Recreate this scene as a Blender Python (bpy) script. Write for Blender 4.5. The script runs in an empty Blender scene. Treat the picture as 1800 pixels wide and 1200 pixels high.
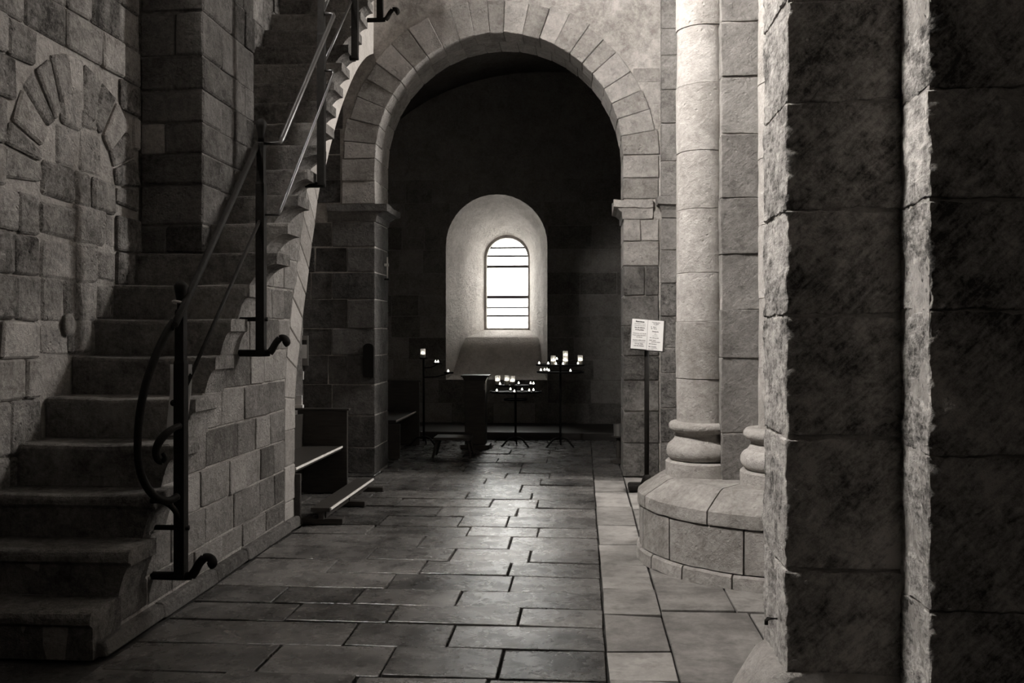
import bpy, bmesh, math, random
from mathutils import Vector, Matrix, noise

random.seed(7)
R = random.Random(11)
C = bpy.context.scene.collection
SC = bpy.context.scene

# ------------------------------------------------------------------ camera, world, lights, exposure
EYE = 1.4586
YAW = math.atan(125 / 1650)
cam = bpy.data.cameras.new('camera')
cam.lens = 33.0
cam.sensor_width = 36.0
cam.shift_y = -16 / 1800
cam.clip_start = 0.05
camo = bpy.data.objects.new('camera', cam)
C.objects.link(camo)
camo.location = (0, 0, EYE)
camo.rotation_euler = (math.pi / 2, 0, YAW)
SC.camera = camo

SC.view_settings.view_transform = 'Standard'
SC.view_settings.look = 'None'
SC.view_settings.gamma = 1.0
SC.view_settings.use_curve_mapping = False
SC.view_settings.exposure = 0.0

W = bpy.data.worlds.new('overcast_sky')
SC.world = W
W.use_nodes = True
bg = W.node_tree.nodes['Background']
bg.inputs[0].default_value = (1.0, 0.985, 0.96, 1)
bg.inputs[1].default_value = 17.0


def area(name, loc, target, sx, sy, power, col=(1, 0.97, 0.93), portal=False):
    l = bpy.data.lights.new(name, 'AREA')
    l.shape = 'RECTANGLE'
    l.size, l.size_y = sx, sy
    l.energy = power
    l.color = col
    if portal:
        l.cycles.is_portal = True
    o = bpy.data.objects.new(name, l)
    C.objects.link(o)
    o.location = loc
    d = Vector(target) - Vector(loc)
    o.rotation_euler = d.to_track_quat('-Z', 'Y').to_euler()
    return o


area('window_portal', (-1.218, 15.26, 2.25), (-1.218, 10.0, 2.25), 0.75, 1.6, 1, portal=True)
area('clerestory_daylight', (-3.62, 3.80, 6.1), (0.4, 5.9, 4.4), 0.75, 2.0, 2850)      # high window in the left wall
area('transept_daylight', (3.8, 9.18, 5.0), (-2.2, 7.4, 2.4), 0.42, 2.2, 430)          # window of the right transept
area('nave_fill', (1.6, -1.2, 4.6), (0.4, 4.0, 1.2), 1.6, 1.4, 6.5, (1, 0.90, 0.78))  # unseen fill light added behind the viewpoint


# ------------------------------------------------------------------ materials
def srgb(v):
    return v / 12.92 if v <= 0.04045 else ((v + 0.055) / 1.055) ** 2.4


def tint(v, w=1.0):
    return (v, v * (1 - 0.065 * w), v * (1 - 0.125 * w), 1)


class NT:
    def __init__(s, name):
        s.m = bpy.data.materials.new(name)
        s.m.use_nodes = True
        s.t = s.m.node_tree
        s.t.nodes.clear()
        s.out = s.n('ShaderNodeOutputMaterial')

    def n(s, typ, **kw):
        nd = s.t.nodes.new(typ)
        for k, v in kw.items():
            setattr(nd, k, v)
        return nd

    def l(s, a, b):
        s.t.links.new(a, b)

    def val(s, node, name, v):
        if hasattr(v, 'links'):
            s.l(v, node.inputs[name])
        else:
            node.inputs[name].default_value = v

    def noise(s, vec, scale, detail=6, rough=0.6, dist=0.0):
        nd = s.n('ShaderNodeTexNoise')
        s.l(vec, nd.inputs['Vector'])
        nd.inputs['Scale'].default_value = scale
        nd.inputs['Detail'].default_value = detail
        nd.inputs['Roughness'].default_value = rough
        nd.inputs['Distortion'].default_value = dist
        return nd.outputs[0]

    def mth(s, op, a, b=0.0, clamp=False):
        nd = s.n('ShaderNodeMath', operation=op, use_clamp=clamp)
        s.val(nd, 0, a)
        s.val(nd, 1, b)
        return nd.outputs[0]

    def rng(s, v, a, b, c=0.0, d=1.0):
        nd = s.n('ShaderNodeMapRange')
        s.val(nd, 0, v)
        for i, q in enumerate((a, b, c, d)):
            nd.inputs[i + 1].default_value = q
        return nd.outputs[0]

    def mapping(s, vec, rot=(0, 0, 0), scale=(1, 1, 1)):
        a = s.n('ShaderNodeMapping')
        s.l(vec, a.inputs[0])
        a.inputs['Rotation'].default_value = rot
        nd = s.n('ShaderNodeMapping')
        s.l(a.outputs[0], nd.inputs[0])
        nd.inputs['Scale'].default_value = scale
        return nd.outputs[0]

    def pos(s):
        return s.n('ShaderNodeNewGeometry').outputs['Position']

    def ramp(s, v, dark, light):
        nd = s.n('ShaderNodeMix', data_type='RGBA')
        s.l(v, nd.inputs[0])
        nd.inputs[6].default_value = dark
        nd.inputs[7].default_value = light
        return nd.outputs[2]

    def bsdf(s, col, rough=0.9, spec=0.2, bump=None, strength=0.5, dist=0.01):
        b = s.n('ShaderNodeBsdfPrincipled')
        s.val(b, 'Base Color', col)
        s.val(b, 'Roughness', rough)
        s.val(b, 'Specular IOR Level', spec)
        if bump is not None:
            bn = s.n('ShaderNodeBump')
            bn.inputs['Strength'].default_value = strength
            bn.inputs['Distance'].default_value = dist
            s.l(bump, bn.inputs['Height'])
            s.l(bn.outputs[0], b.inputs['Normal'])
        s.l(b.outputs[0], s.out.inputs[0])
        return b


def stone(name, lo, hi, patch=2.2, rnd=0.45, bump=0.6, dist=0.012, tool=0.0, toolrot=(0, 0.8, 0),
          pit=0.5, rough=0.9, spec=0.18, stain=0.0, grain=38.0):
    """weathered masonry: value between lo and hi from a patchy noise and the piece's own random tone"""
    t = NT(name)
    p = t.pos()
    ri = t.n('ShaderNodeObjectInfo').outputs['Random']
    # shift the noise per piece so that patches stop at the joints
    off = t.n('ShaderNodeVectorMath', operation='ADD')
    t.l(p, off.inputs[0])
    cmb = t.n('ShaderNodeCombineXYZ')
    for i in range(3):
        t.l(t.mth('MULTIPLY', ri, 37.0 + 11 * i), cmb.inputs[i])
    t.l(cmb.outputs[0], off.inputs[1])
    q = off.outputs[0]
    n1 = t.rng(t.noise(q, patch, 10, 0.74), 0.36, 0.64)
    n3 = t.rng(t.noise(p, patch * 4.5, 8, 0.75, 0.6), 0.38, 0.62)
    n2 = t.rng(t.noise(p, grain, 6, 0.8), 0.30, 0.70)
    f = t.mth('ADD', t.mth('MULTIPLY', n1, 0.62 * (1 - rnd)), t.mth('MULTIPLY', n3, 0.38 * (1 - rnd)))
    f = t.mth('ADD', f, t.mth('MULTIPLY', ri, rnd))
    f = t.mth('ADD', t.mth('MULTIPLY', f, 0.72), t.mth('MULTIPLY', n2, 0.28))
    f = t.mth('ADD', t.mth('MULTIPLY', t.mth('SUBTRACT', f, 0.5), 2.0), 0.5, True)
    if tool:
        mp = t.mapping(p, toolrot, (11, 11, 58))
        tn = t.noise(mp, 1.0, 5, 0.65, 0.4)
        f = t.mth('ADD', f, t.mth('MULTIPLY', t.mth('SUBTRACT', t.rng(tn, 0.34, 0.66), 0.5), 0.5 * tool), True)
    if stain > 0:
        s = t.rng(t.noise(p, 1.3, 10, 0.72), 0.5, 0.62)
        f = t.mth('MULTIPLY', f, t.mth('SUBTRACT', 1.0, t.mth('MULTIPLY', s, stain)), True)
    col = t.ramp(f, tint(lo, 1.3), tint(hi, 1.0))
    h = t.mth('ADD', t.mth('MULTIPLY', t.noise(q, 9, 10, 0.72), 1.6), t.mth('MULTIPLY', n2, 0.3))
    h = t.mth('ADD', h, t.mth('MULTIPLY', n3, 0.25))
    if pit:
        v = t.n('ShaderNodeTexVoronoi')
        v.inputs['Scale'].default_value = 26
        t.l(p, v.inputs['Vector'])
        pm = t.mth('MULTIPLY', t.rng(v.outputs[0], 0.0, 0.28, 1, 0), t.rng(t.noise(q, 4, 3), 0.52, 0.62))
        h = t.mth('SUBTRACT', h, t.mth('MULTIPLY', pm, pit))
    if tool:
        h = t.mth('ADD', h, t.mth('MULTIPLY', tn, tool))
    t.bsdf(col, rough, spec, h, min(1.0, bump * 1.3), dist * 2.2)
    return t.m


def plain(name, v, rough=0.6, spec=0.3, w=1.0, vary=0.25, scale=12.0, bump=0.2, stretch=(1, 1, 1), metallic=0.0):
    t = NT(name)
    p = t.mapping(t.pos(), (0, 0, 0), stretch)
    f = t.rng(t.noise(p, scale, 6, 0.6), 0.3, 0.7)
    col = t.ramp(f, tint(v * (1 - vary), w), tint(v * (1 + vary), w))
    b = t.bsdf(col, rough, spec, f, bump, 0.004)
    b.inputs['Metallic'].default_value = metallic
    return t.m


def emit(name, col, strength):
    t = NT(name)
    e = t.n('ShaderNodeEmission')
    e.inputs[0].default_value = col
    e.inputs[1].default_value = strength
    t.l(e.outputs[0], t.out.inputs[0])
    return t.m


def thin_glass(name, transp, diff, diffcol):
    t = NT(name)
    a = t.n('ShaderNodeBsdfTransparent')
    a.inputs[0].default_value = transp
    b = t.n('ShaderNodeBsdfTranslucent')
    b.inputs[0].default_value = diffcol
    g = t.n('ShaderNodeBsdfGlossy')
    g.inputs['Roughness'].default_value = 0.08
    m = t.n('ShaderNodeMixShader')
    m.inputs[0].default_value = diff
    t.l(a.outputs[0], m.inputs[1])
    t.l(b.outputs[0], m.inputs[2])
    m2 = t.n('ShaderNodeMixShader')
    m2.inputs[0].default_value = 0.05
    t.l(m.outputs[0], m2.inputs[1])
    t.l(g.outputs[0], m2.inputs[2])
    t.l(m2.outputs[0], t.out.inputs[0])
    return t.m


M = {}
M['wall_stone'] = stone('left_wall_stone', 0.05, 0.48, 3.0, 0.30, 0.9, 0.02, pit=0.9)
M['wall_light'] = stone('left_wall_pale_stone', 0.20, 0.56, 3.5, 0.3, 0.7, 0.015)
M['fill_stone'] = stone('blocking_stone', 0.12, 0.58, 4.5, 0.3, 1.0, 0.025, pit=1.0)
M['mortar'] = stone('lime_mortar', 0.30, 0.52, 5, 0.0, 0.9, 0.012)
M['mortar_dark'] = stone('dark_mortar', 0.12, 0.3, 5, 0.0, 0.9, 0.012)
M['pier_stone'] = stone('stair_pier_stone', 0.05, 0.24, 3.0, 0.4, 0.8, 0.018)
M['flank_stone'] = stone('flank_stone', 0.10, 0.40, 3.0, 0.6, 0.8, 0.014, stain=0.15)
M['ring_stone'] = stone('flank_arch_stone', 0.18, 0.38, 3.0, 0.5, 0.5, 0.01, pit=0.3)
M['flank_plaster'] = stone('flank_plaster', 0.42, 0.56, 2.0, 0.0, 0.5, 0.01, pit=0.3, tool=0.4, toolrot=(0, 0, 0))
M['step_stone'] = stone('step_stone', 0.07, 0.36, 2.6, 0.3, 0.8, 0.014, tool=0.25, toolrot=(0, 1.57, 0), stain=0.25)
M['arch_stone_low'] = stone('darker_lower_arch_stone', 0.05, 0.36, 4.5, 0.25, 0.9, 0.018, pit=0.9, stain=0.3)  # darker, more pitted tone for the lower courses
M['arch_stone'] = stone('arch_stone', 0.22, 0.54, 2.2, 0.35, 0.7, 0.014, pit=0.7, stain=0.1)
M['plaster'] = stone('wall_plaster', 0.26, 0.56, 2.5, 0.0, 0.6, 0.012, pit=0.3)
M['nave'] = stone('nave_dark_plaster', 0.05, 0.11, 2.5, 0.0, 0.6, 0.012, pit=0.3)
M['left_stone_shaded'] = stone('shade_toned_left_pier_stone', 0.04, 0.20, 2.8, 0.35, 0.8, 0.016)  # shade on the left side of the arch put into the stone colour
M['chapel_stone'] = stone('chapel_stone', 0.11, 0.36, 2.5, 0.5, 0.7, 0.015)
M['chapel_vault'] = stone('chapel_vault_plaster', 0.20, 0.32, 1.5, 0.0, 0.5, 0.01)
M['niche'] = stone('limewashed_plaster', 0.40, 0.58, 3.5, 0.0, 0.5, 0.02, pit=0.25)
M['column'] = stone('column_stone', 0.24, 0.46, 2.4, 0.25, 0.55, 0.010, pit=0.8, tool=0.25, toolrot=(0.3, 0.5, 0))
M['pilaster'] = stone('pilaster_stone', 0.10, 0.28, 2.2, 0.3, 0.6, 0.010, tool=0.5, toolrot=(0, 0.75, 0))
M['plinth'] = stone('plinth_stone', 0.20, 0.44, 2.8, 0.3, 0.6, 0.010, pit=0.6, tool=0.4, toolrot=(0.2, 0.8, 0))
M['near'] = stone('near_pier_stone', 0.05, 0.50, 3.0, 0.10, 0.5, 0.011, tool=0.9, toolrot=(0, 0.78, 0), pit=0.5, grain=60)
M['near_base'] = stone('near_pier_base_stone', 0.38, 0.66, 3, 0.2, 0.8, 0.014)
M['iron_worn'] = plain('worn_handrail_iron', 0.02, 0.30, 0.5, 1.2, 0.2, 30, 0.1)
M['iron'] = plain('wrought_iron', 0.012, 0.6, 0.05, 1.6, 0.3, 30, 0.3)
M['wood'] = plain('dark_oak', 0.035, 0.45, 0.35, 1.8, 0.35, 6, 0.3, (1, 8, 8))
M['edge_highlight'] = plain('painted_edge_highlight', 0.78, 0.35, 0.5, 0.8, 0.15, 8, 0.1)  # highlight along the bench edges, put into a pale colour
M['paper'] = plain('white_paper', 0.62, 0.8, 0.2, 0.5, 0.04, 20, 0.02)
M['ink'] = plain('black_ink', 0.03, 0.8, 0.1, 1.0, 0.1)
M['rope'] = plain('pale_rope', 0.4, 0.9, 0.1, 1.0, 0.3, 60, 0.5)
M['wax'] = plain('candle_wax', 0.75, 0.5, 0.3, 0.6, 0.04)
M['lead'] = plain('window_bars', 0.08, 0.6, 0.3, 0.6, 0.1)
M['cup'] = plain('metal_cup', 0.25, 0.3, 0.5, 0.8, 0.1, metallic=0.7)
M['jar_flame'] = emit('sheltered_flame', (1, 0.95, 0.86, 1), 22.0)
M['flame'] = emit('candle_flame', (1, 0.93, 0.82, 1), 7.0)
M['pane'] = thin_glass('window_glass', (0.95, 0.96, 0.96, 1), 0.45, (0.95, 0.95, 0.93, 1))
M['jar'] = thin_glass('candle_glass', (0.9, 0.9, 0.88, 1), 0.45, (0.9, 0.88, 0.84, 1))


def slab_mat(name, lo, hi, r0, r1, spec):
    t = NT(name)
    p = t.pos()
    ri = t.n('ShaderNodeObjectInfo').outputs['Random']
    n1 = t.rng(t.noise(p, 2.0, 9, 0.7), 0.36, 0.64)
    n2 = t.rng(t.noise(p, 30, 6, 0.72), 0.25, 0.75)
    f = t.mth('ADD', t.mth('MULTIPLY', n1, 0.42), t.mth('ADD', t.mth('MULTIPLY', ri, 0.38), t.mth('MULTIPLY', n2, 0.2)), True)
    wear = t.rng(t.noise(p, 5.5, 8, 0.7), 0.50, 0.60)
    f = t.mth('MULTIPLY', f, t.mth('SUBTRACT', 1.0, t.mth('MULTIPLY', wear, 0.35)), True)
    f = t.mth('ADD', t.mth('MULTIPLY', t.mth('SUBTRACT', f, 0.45), 1.7), 0.45, True)
    col = t.ramp(f, tint(lo, 1.2), tint(hi, 1.0))
    rg = t.rng(t.noise(p, 7, 8, 0.7), 0.3, 0.7, r0, r1)
    h = t.mth('ADD', t.noise(p, 11, 9, 0.7), t.mth('MULTIPLY', t.noise(p, 2.5, 3), 0.9))
    h = t.mth('ADD', h, t.mth('MULTIPLY', n2, 0.45))
    t.bsdf(col, rg, spec, h, 0.36, 0.0065)
    return t.m


M['slab'] = slab_mat('paving_stone', 0.016, 0.155, 0.17, 0.38, 0.75)
M['slab_pale'] = slab_mat('pale_paving_stone', 0.10, 0.31, 0.42, 0.65, 0.4)
M['floor_joint'] = stone('floor_joint_dirt', 0.03, 0.08, 6, 0.0, 0.8, 0.01)


# ------------------------------------------------------------------ building helpers
def mesh_obj(name, bm, mat, parent=None, smooth=False, kind=None):
    me = bpy.data.meshes.new(name)
    bmesh.ops.recalc_face_normals(bm, faces=bm.faces)
    bm.to_mesh(me)
    bm.free()
    if smooth:
        for p in me.polygons:
            p.use_smooth = True
    me.materials.append(mat)
    o = bpy.data.objects.new(name, me)
    C.objects.link(o)
    if parent is not None:
        o.parent = parent
        o.matrix_parent_inverse = parent_inv(parent)
    if kind:
        o['kind'] = kind
    return o


def parent_inv(p):
    m = Matrix.Identity(4)
    chain = []
    while p is not None:
        chain.append(p)
        p = p.parent
    for q in reversed(chain):
        m = m @ q.matrix_parent_inverse @ Matrix.LocRotScale(q.location, q.rotation_euler, q.scale)
    return m.inverted()


def thing(name, label, cat, loc, group=None):
    o = bpy.data.objects.new(name, None)
    C.objects.link(o)
    o.empty_display_size = 0.1
    o.location = loc
    tag(o, label, cat, group)
    return o


def tag(o, label, cat, group=None):
    o['label'] = label
    o['category'] = cat
    if group:
        o['group'] = group
    return o


def structure(o, label=None):
    o['kind'] = 'structure'
    if label:
        o['label'] = label
    return o


def add_box(bm, x0, x1, y0, y1, z0, z1, bev=0.0):
    b = bmesh.new()
    vs = [b.verts.new((x, y, z)) for x in (x0, x1) for y in (y0, y1) for z in (z0, z1)]
    for f in ((0, 1, 3, 2), (4, 6, 7, 5), (0, 4, 5, 1), (2, 3, 7, 6), (0, 2, 6, 4), (1, 5, 7, 3)):
        b.faces.new([vs[i] for i in f])
    if bev:
        bmesh.ops.bevel(b, geom=b.edges[:], offset=bev, segments=2, affect='EDGES', profile=0.6)
    merge(bm, b)


def merge(bm, b, mat=None):
    b.verts.index_update()
    mp = [bm.verts.new(mat @ v.co if mat else v.co) for v in b.verts]
    for f in b.faces:
        try:
            bm.faces.new([mp[v.index] for v in f.verts])
        except ValueError:
            pass
    b.free()


def box_obj(name, x0, x1, y0, y1, z0, z1, mat, parent=None, bev=0.0):
    bm = bmesh.new()
    add_box(bm, x0, x1, y0, y1, z0, z1, bev)
    return mesh_obj(name, bm, mat, parent)


def hexa(name, front, back, mat, parent, bev=0.006, jit=0.004, sub=0, amp=0.0, freq=6.0):
    """a dressed stone: four front corners, four back corners; front edges worn, optionally rough hewn"""
    bm = bmesh.new()
    f = [bm.verts.new(Vector(p) + Vector((R.uniform(-jit, jit), R.uniform(-jit, jit), R.uniform(-jit, jit)))) for p in front]
    b = [bm.verts.new(p) for p in back]
    ff = bm.faces.new(f)
    bm.faces.new(b[::-1])
    for i in range(4):
        j = (i + 1) % 4
        bm.faces.new((f[j], f[i], b[i], b[j]))
    bmesh.ops.recalc_face_normals(bm, faces=bm.faces)
    bs = set(b)
    eds = [e for e in bm.edges if not (e.verts[0] in bs and e.verts[1] in bs)]
    if sub:
        bmesh.ops.bevel(bm, geom=eds, offset=bev, segments=1, affect='EDGES', profile=0.6)
        bmesh.ops.subdivide_edges(bm, edges=[e for e in bm.edges if e.calc_length() > 0.06], cuts=sub, use_grid_fill=True)
        off = Vector((R.uniform(0, 50), R.uniform(0, 50), R.uniform(0, 50)))
        for v in bm.verts:
            q = v.co * freq + off
            d = noise.noise_vector(q) * amp + noise.noise_vector(q * 3.7) * amp * 0.55 + noise.noise_vector(q * 9.0) * amp * 0.5
            v.co += d
        o = mesh_obj(name, bm, mat, parent, smooth=True)
        o.data.set_sharp_from_angle(angle=math.radians(34))
        return o
    bmesh.ops.bevel(bm, geom=eds, offset=bev, segments=1, affect='EDGES', profile=0.6)
    return mesh_obj(name, bm, mat, parent)


GAP = 0.004


def stone_y(x0, x1, z0, z1, yf, mat, parent, depth=0.12, name='stone', proud=0.012, g=GAP, **k):
    """stone in a wall that faces -Y"""
    y = yf - R.uniform(0.2, 1.0) * proud
    x0 += g; x1 -= g; z0 += g; z1 -= g
    return hexa(name, [(x0, y, z0), (x1, y, z0), (x1, y, z1), (x0, y, z1)],
                [(x0, yf + depth, z0), (x1, yf + depth, z0), (x1, yf + depth, z1), (x0, yf + depth, z1)], mat, parent, **k)


def stone_x(y0, y1, z0, z1, xf, mat, parent, depth=0.12, name='stone', proud=0.012, side=1, g=GAP, **k):
    """stone in a wall that faces +X (side=1) or -X (side=-1)"""
    x = xf + side * R.uniform(0.35, 1.0) * proud
    y0 += g; y1 -= g; z0 += g; z1 -= g
    return hexa(name, [(x, y0, z0), (x, y1, z0), (x, y1, z1), (x, y0, z1)],
                [(xf - side * depth, y0, z0), (xf - side * depth, y1, z0), (xf - side * depth, y1, z1), (xf - side * depth, y0, z1)],
                mat, parent, **k)


def splits(a, b, lo, hi):
    """cut a..b into random lengths"""
    if b - a < lo * 0.4:
        return []
    out = [a]
    while b - out[-1] > hi * 1.25:
        out.append(out[-1] + R.uniform(lo, hi))
    if b - out[-1] > hi * 0.85 and b - out[-1] > 2 * lo * 0.7:
        out.append((out[-1] + b) / 2 + R.uniform(-0.05, 0.05))
    out.append(b)
    return list(zip(out[:-1], out[1:]))


def tube(bm, pts, r, seg=8, square=False):
    """bar along a polyline"""
    pts = [Vector(p) for p in pts]
    rings = []
    n = 4 if square else seg
    for i, p in enumerate(pts):
        if i == 0:
            t = pts[1] - p
        elif i == len(pts) - 1:
            t = p - pts[i - 1]
        else:
            t = (pts[i + 1] - p).normalized() + (p - pts[i - 1]).normalized()
        t.normalize()
        up = Vector((1, 0, 0)) if abs(t.x) < 0.9 else Vector((0, 0, 1))
        a = t.cross(up).normalized()
        b = t.cross(a).normalized()
        rr = r[i] if isinstance(r, (list, tuple)) else r
        off = math.pi / 4 if square else 0
        k = math.sqrt(2) if square else 1
        rings.append([bm.verts.new(p + (a * math.cos(off + 2 * math.pi * j / n) + b * math.sin(off + 2 * math.pi * j / n)) * rr * k) for j in range(n)])
    for q, w in zip(rings[:-1], rings[1:]):
        for j in range(n):
            bm.faces.new((q[j], q[(j + 1) % n], w[(j + 1) % n], w[j]))
    bm.faces.new(rings[0][::-1])
    bm.faces.new(rings[-1])


def smooth3(pts, rad, n=4):
    """Catmull-Rom points and radii along a bent bar"""
    P = [Vector(p) for p in pts]
    Q = [P[0]] + P + [P[-1]]
    rr = list(rad) if isinstance(rad, (list, tuple)) else [rad] * len(P)
    out, ro = [], []
    for i in range(1, len(Q) - 2):
        for j in range(n):
            t = j / n
            p0, p1, p2, p3 = Q[i - 1], Q[i], Q[i + 1], Q[i + 2]
            out.append(0.5 * (2 * p1 + (p2 - p0) * t + (2 * p0 - 5 * p1 + 4 * p2 - p3) * t * t + (3 * p1 - p0 - 3 * p2 + p3) * t ** 3))
            ro.append(rr[i - 1] + (rr[i] - rr[i - 1]) * t)
    out.append(P[-1])
    ro.append(rr[-1])
    return out, ro


def tube_obj(name, pts, r, mat, parent=None, seg=8, square=False):
    bm = bmesh.new()
    tube(bm, pts, r, seg, square)
    return mesh_obj(name, bm, mat, parent, smooth=not square)


def sector(name, cx, cy, prof, a0, a1, n, mat, parent, amp=0.0, smooth=True):
    """solid swept round a vertical axis from angle a0 to a1 (radians); prof = closed list of (r, z)"""
    bm = bmesh.new()
    full = abs(a1 - a0) > 2 * math.pi - 1e-4
    cols = []
    for i in range(n if full else n + 1):
        a = a0 + (a1 - a0) * i / n
        col = []
        for r, z in prof:
            v = Vector((cx + r * math.cos(a), cy + r * math.sin(a), z))
            if amp:
                v += noise.noise_vector(v * 7.0) * amp + noise.noise_vector(v * 22.0) * amp * 0.5
            col.append(bm.verts.new(v))
        cols.append(col)
    m = len(prof)
    pairs = list(zip(cols, cols[1:] + ([cols[0]] if full else [])))
    for q, w in pairs[:len(cols) if full else len(cols) - 1]:
        for j in range(m):
            bm.faces.new((q[j], q[(j + 1) % m], w[(j + 1) % m], w[j]))
    if not full:
        bm.faces.new(cols[0])
        bm.faces.new(cols[-1][::-1])
    o = mesh_obj(name, bm, mat, parent, smooth=smooth)
    if smooth:
        o.data.set_sharp_from_angle(angle=math.radians(40))
    return o


def prism_x(name, poly, x0, x1, mat, parent=None):
    """extrude a (y,z) outline along X"""
    bm = bmesh.new()
    a = [bm.verts.new((x0, y, z)) for y, z in poly]
    b = [bm.verts.new((x1, y, z)) for y, z in poly]
    bm.faces.new(a)
    bm.faces.new(b[::-1])
    for i in range(len(poly)):
        j = (i + 1) % len(poly)
        bm.faces.new((a[i], b[i], b[j], a[j]))
    bmesh.ops.triangulate(bm, faces=[f for f in bm.faces if len(f.verts) > 4])
    return mesh_obj(name, bm, mat, parent)


# ------------------------------------------------------------------ key dimensions
YW = 9.55            # face of the wall with the great arch
YB = 10.20           # its back, in the chapel
ACX, AR, ASP = -0.867, 1.268, 3.252   # arch centre, radius, springing height
XF = -2.17           # face of the stair's flank wall
XL = -2.95           # face of the left wall
RIS = 0.22
YCH = 14.0           # chapel end wall


def step_zc(k):
    low = {1: 4.18, 2: 4.41, 3: 4.65, 4: 4.88, 5: 5.16, 6: 5.43, 7: 5.67, 8: 5.90}
    return low.get(k, 0.2262 * (18.1 + k))


def step_y(k):
    x = -2.7 if k <= 8 else -2.4
    return (step_zc(k) + x * math.sin(YAW)) / math.cos(YAW)


# ------------------------------------------------------------------ floor
floor = structure(box_obj('floor', -7, 5.2, -4.2, 16, -0.3, -0.018, M['floor_joint']), 'worn stone paving of long slabs laid in rows')

rows = [3.05, 3.52, 3.935, 4.305, 4.655, 4.962, 5.278, 5.610, 5.942, 6.30, 6.694, 7.02, 7.405, 7.79]
while rows[-1] < 12.6:
    rows.append(rows[-1] + R.uniform(0.33, 0.43))
rows[-1] = 12.72
# seen cross joints per row, as pixels in the photograph turned into metres once: x positions on the floor
zs = 2406.7


def fx(px, py):
    zc = zs / (py - 584)
    return ((px - 900) / 1650 * math.cos(YAW) - math.sin(YAW)) * zc


def z8(x, y):
    return fx(400 + x / 2.25, 760 + y / 2.25)


seen = {
    2: [z8(165, 885), z8(638, 898), z8(1082, 905)],
    3: [z8(488, 795), z8(885, 803)],
    4: [z8(252, 715), z8(653, 718), z8(1154, 728)],
    5: [z8(215, 637), z8(521, 642), z8(916, 653)],
    6: [z8(650, 582), z8(1123, 591)],
    7: [z8(422, 520), z8(776, 528), z8(1116, 535)],
    8: [z8(577, 471), z8(892, 478), z8(1197, 485)],
    9: [z8(767, 427), z8(1118, 435)],
    10: [z8(953, 388), z8(1227, 392)],
    11: [z8(610, 350), z8(921, 352), z8(1108, 353)],
    12: [z8(830, 317), z8(1143, 322)],
}
XJ, XJ2 = 0.105, 0.405


def slab(x0, x1, y0, y1, mat, parent=None, g=0.0065, name='slab', skew=0.0):
    h = R.uniform(-0.004, 0.004)
    t = [R.uniform(-0.003, 0.003) for _ in range(4)]
    x0 += g; x1 -= g; y0 += g; y1 -= g
    return hexa(name, [(x0, y0, h + t[0]), (x1, y0, h + t[1]), (x1 + skew, y1, h + t[2]), (x0 + skew, y1, h + t[3])],
                [(x0, y0, -0.05), (x1, y0, -0.05), (x1 + skew, y1, -0.05), (x0 + skew, y1, -0.05)], mat, floor, bev=0.003, jit=0.004)


for i, (y0, y1) in enumerate(zip(rows[:-1], rows[1:])):
    left = -2.12 if y0 < 6.9 else (-4.2 if y0 < 9.4 else (-2.13 if y0 < 10.2 else -3.2))
    if i in seen:
        js = sorted(x for x in seen[i] if left + 0.15 < x < XJ - 0.12)
        xs = [left]
        first = js[0] if js else XJ
        more = []
        while first - left > 1.25:
            first -= R.uniform(0.7, 1.05)
            more.append(first)
        xs += [m for m in sorted(more) if m > left + 0.25] + js + [XJ]
        pr = list(zip(xs[:-1], xs[1:]))
    else:
        pr = splits(left, XJ, 0.55, 0.95)
    for a, b in pr:
        slab(a, b, y0, y1, M['slab'])
# squarer paler slabs of the right-hand strip, and the paving round the plinth
ys = [3.0, 3.55, 3.97, 4.33, 4.87, 5.36, 5.62, 5.95, 6.5, 7.15, 7.9, 8.6, 9.3, 10.2, 11.0, 11.9, 12.72]
for i, (a, b) in enumerate(zip(ys[:-1], ys[1:])):
    slab(XJ, XJ2, a, b, M['slab_pale'] if b < 9.4 else M['slab'])
ys2 = [3.0, 3.5, 3.95, 4.45, 4.98, 5.5, 6.2, 7.0, 7.8, 8.6, 9.5]
for i, (a, b) in enumerate(zip(ys2[:-1], ys2[1:])):
    for (p, q) in ((XJ2, 0.80 + 0.06 * (i % 2)), (0.80 + 0.06 * (i % 2), 1.45), (1.45, 2.6)):
        slab(p, q, a, b, M['slab_pale'])
for a, b in ((9.5, 10.2), (10.2, 11.2), (11.2, 12.0), (12.0, 12.72)):
    if a >= 10.2:
        slab(XJ2, 1.9, a, b, M['slab'])
# low dark dais at the chapel end
dais = structure(box_obj('trim_1', -3.3, 2.0, 12.75, 14.2, -0.05, 0.10, M['wood'], None, 0.012), 'low dark step across the end of the chapel')


# ------------------------------------------------------------------ wall with the great arch
def arch_pts(cx, r, zsp, z0, n=32):
    """left foot, up, over, down to right foot"""
    p = [(cx - r, z0)]
    for i in range(n + 1):
        a = math.pi - math.pi * i / n
        p.append((cx + r * math.cos(a), zsp + r * math.sin(a)))
    p.append((cx + r, z0))
    return p


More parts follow.
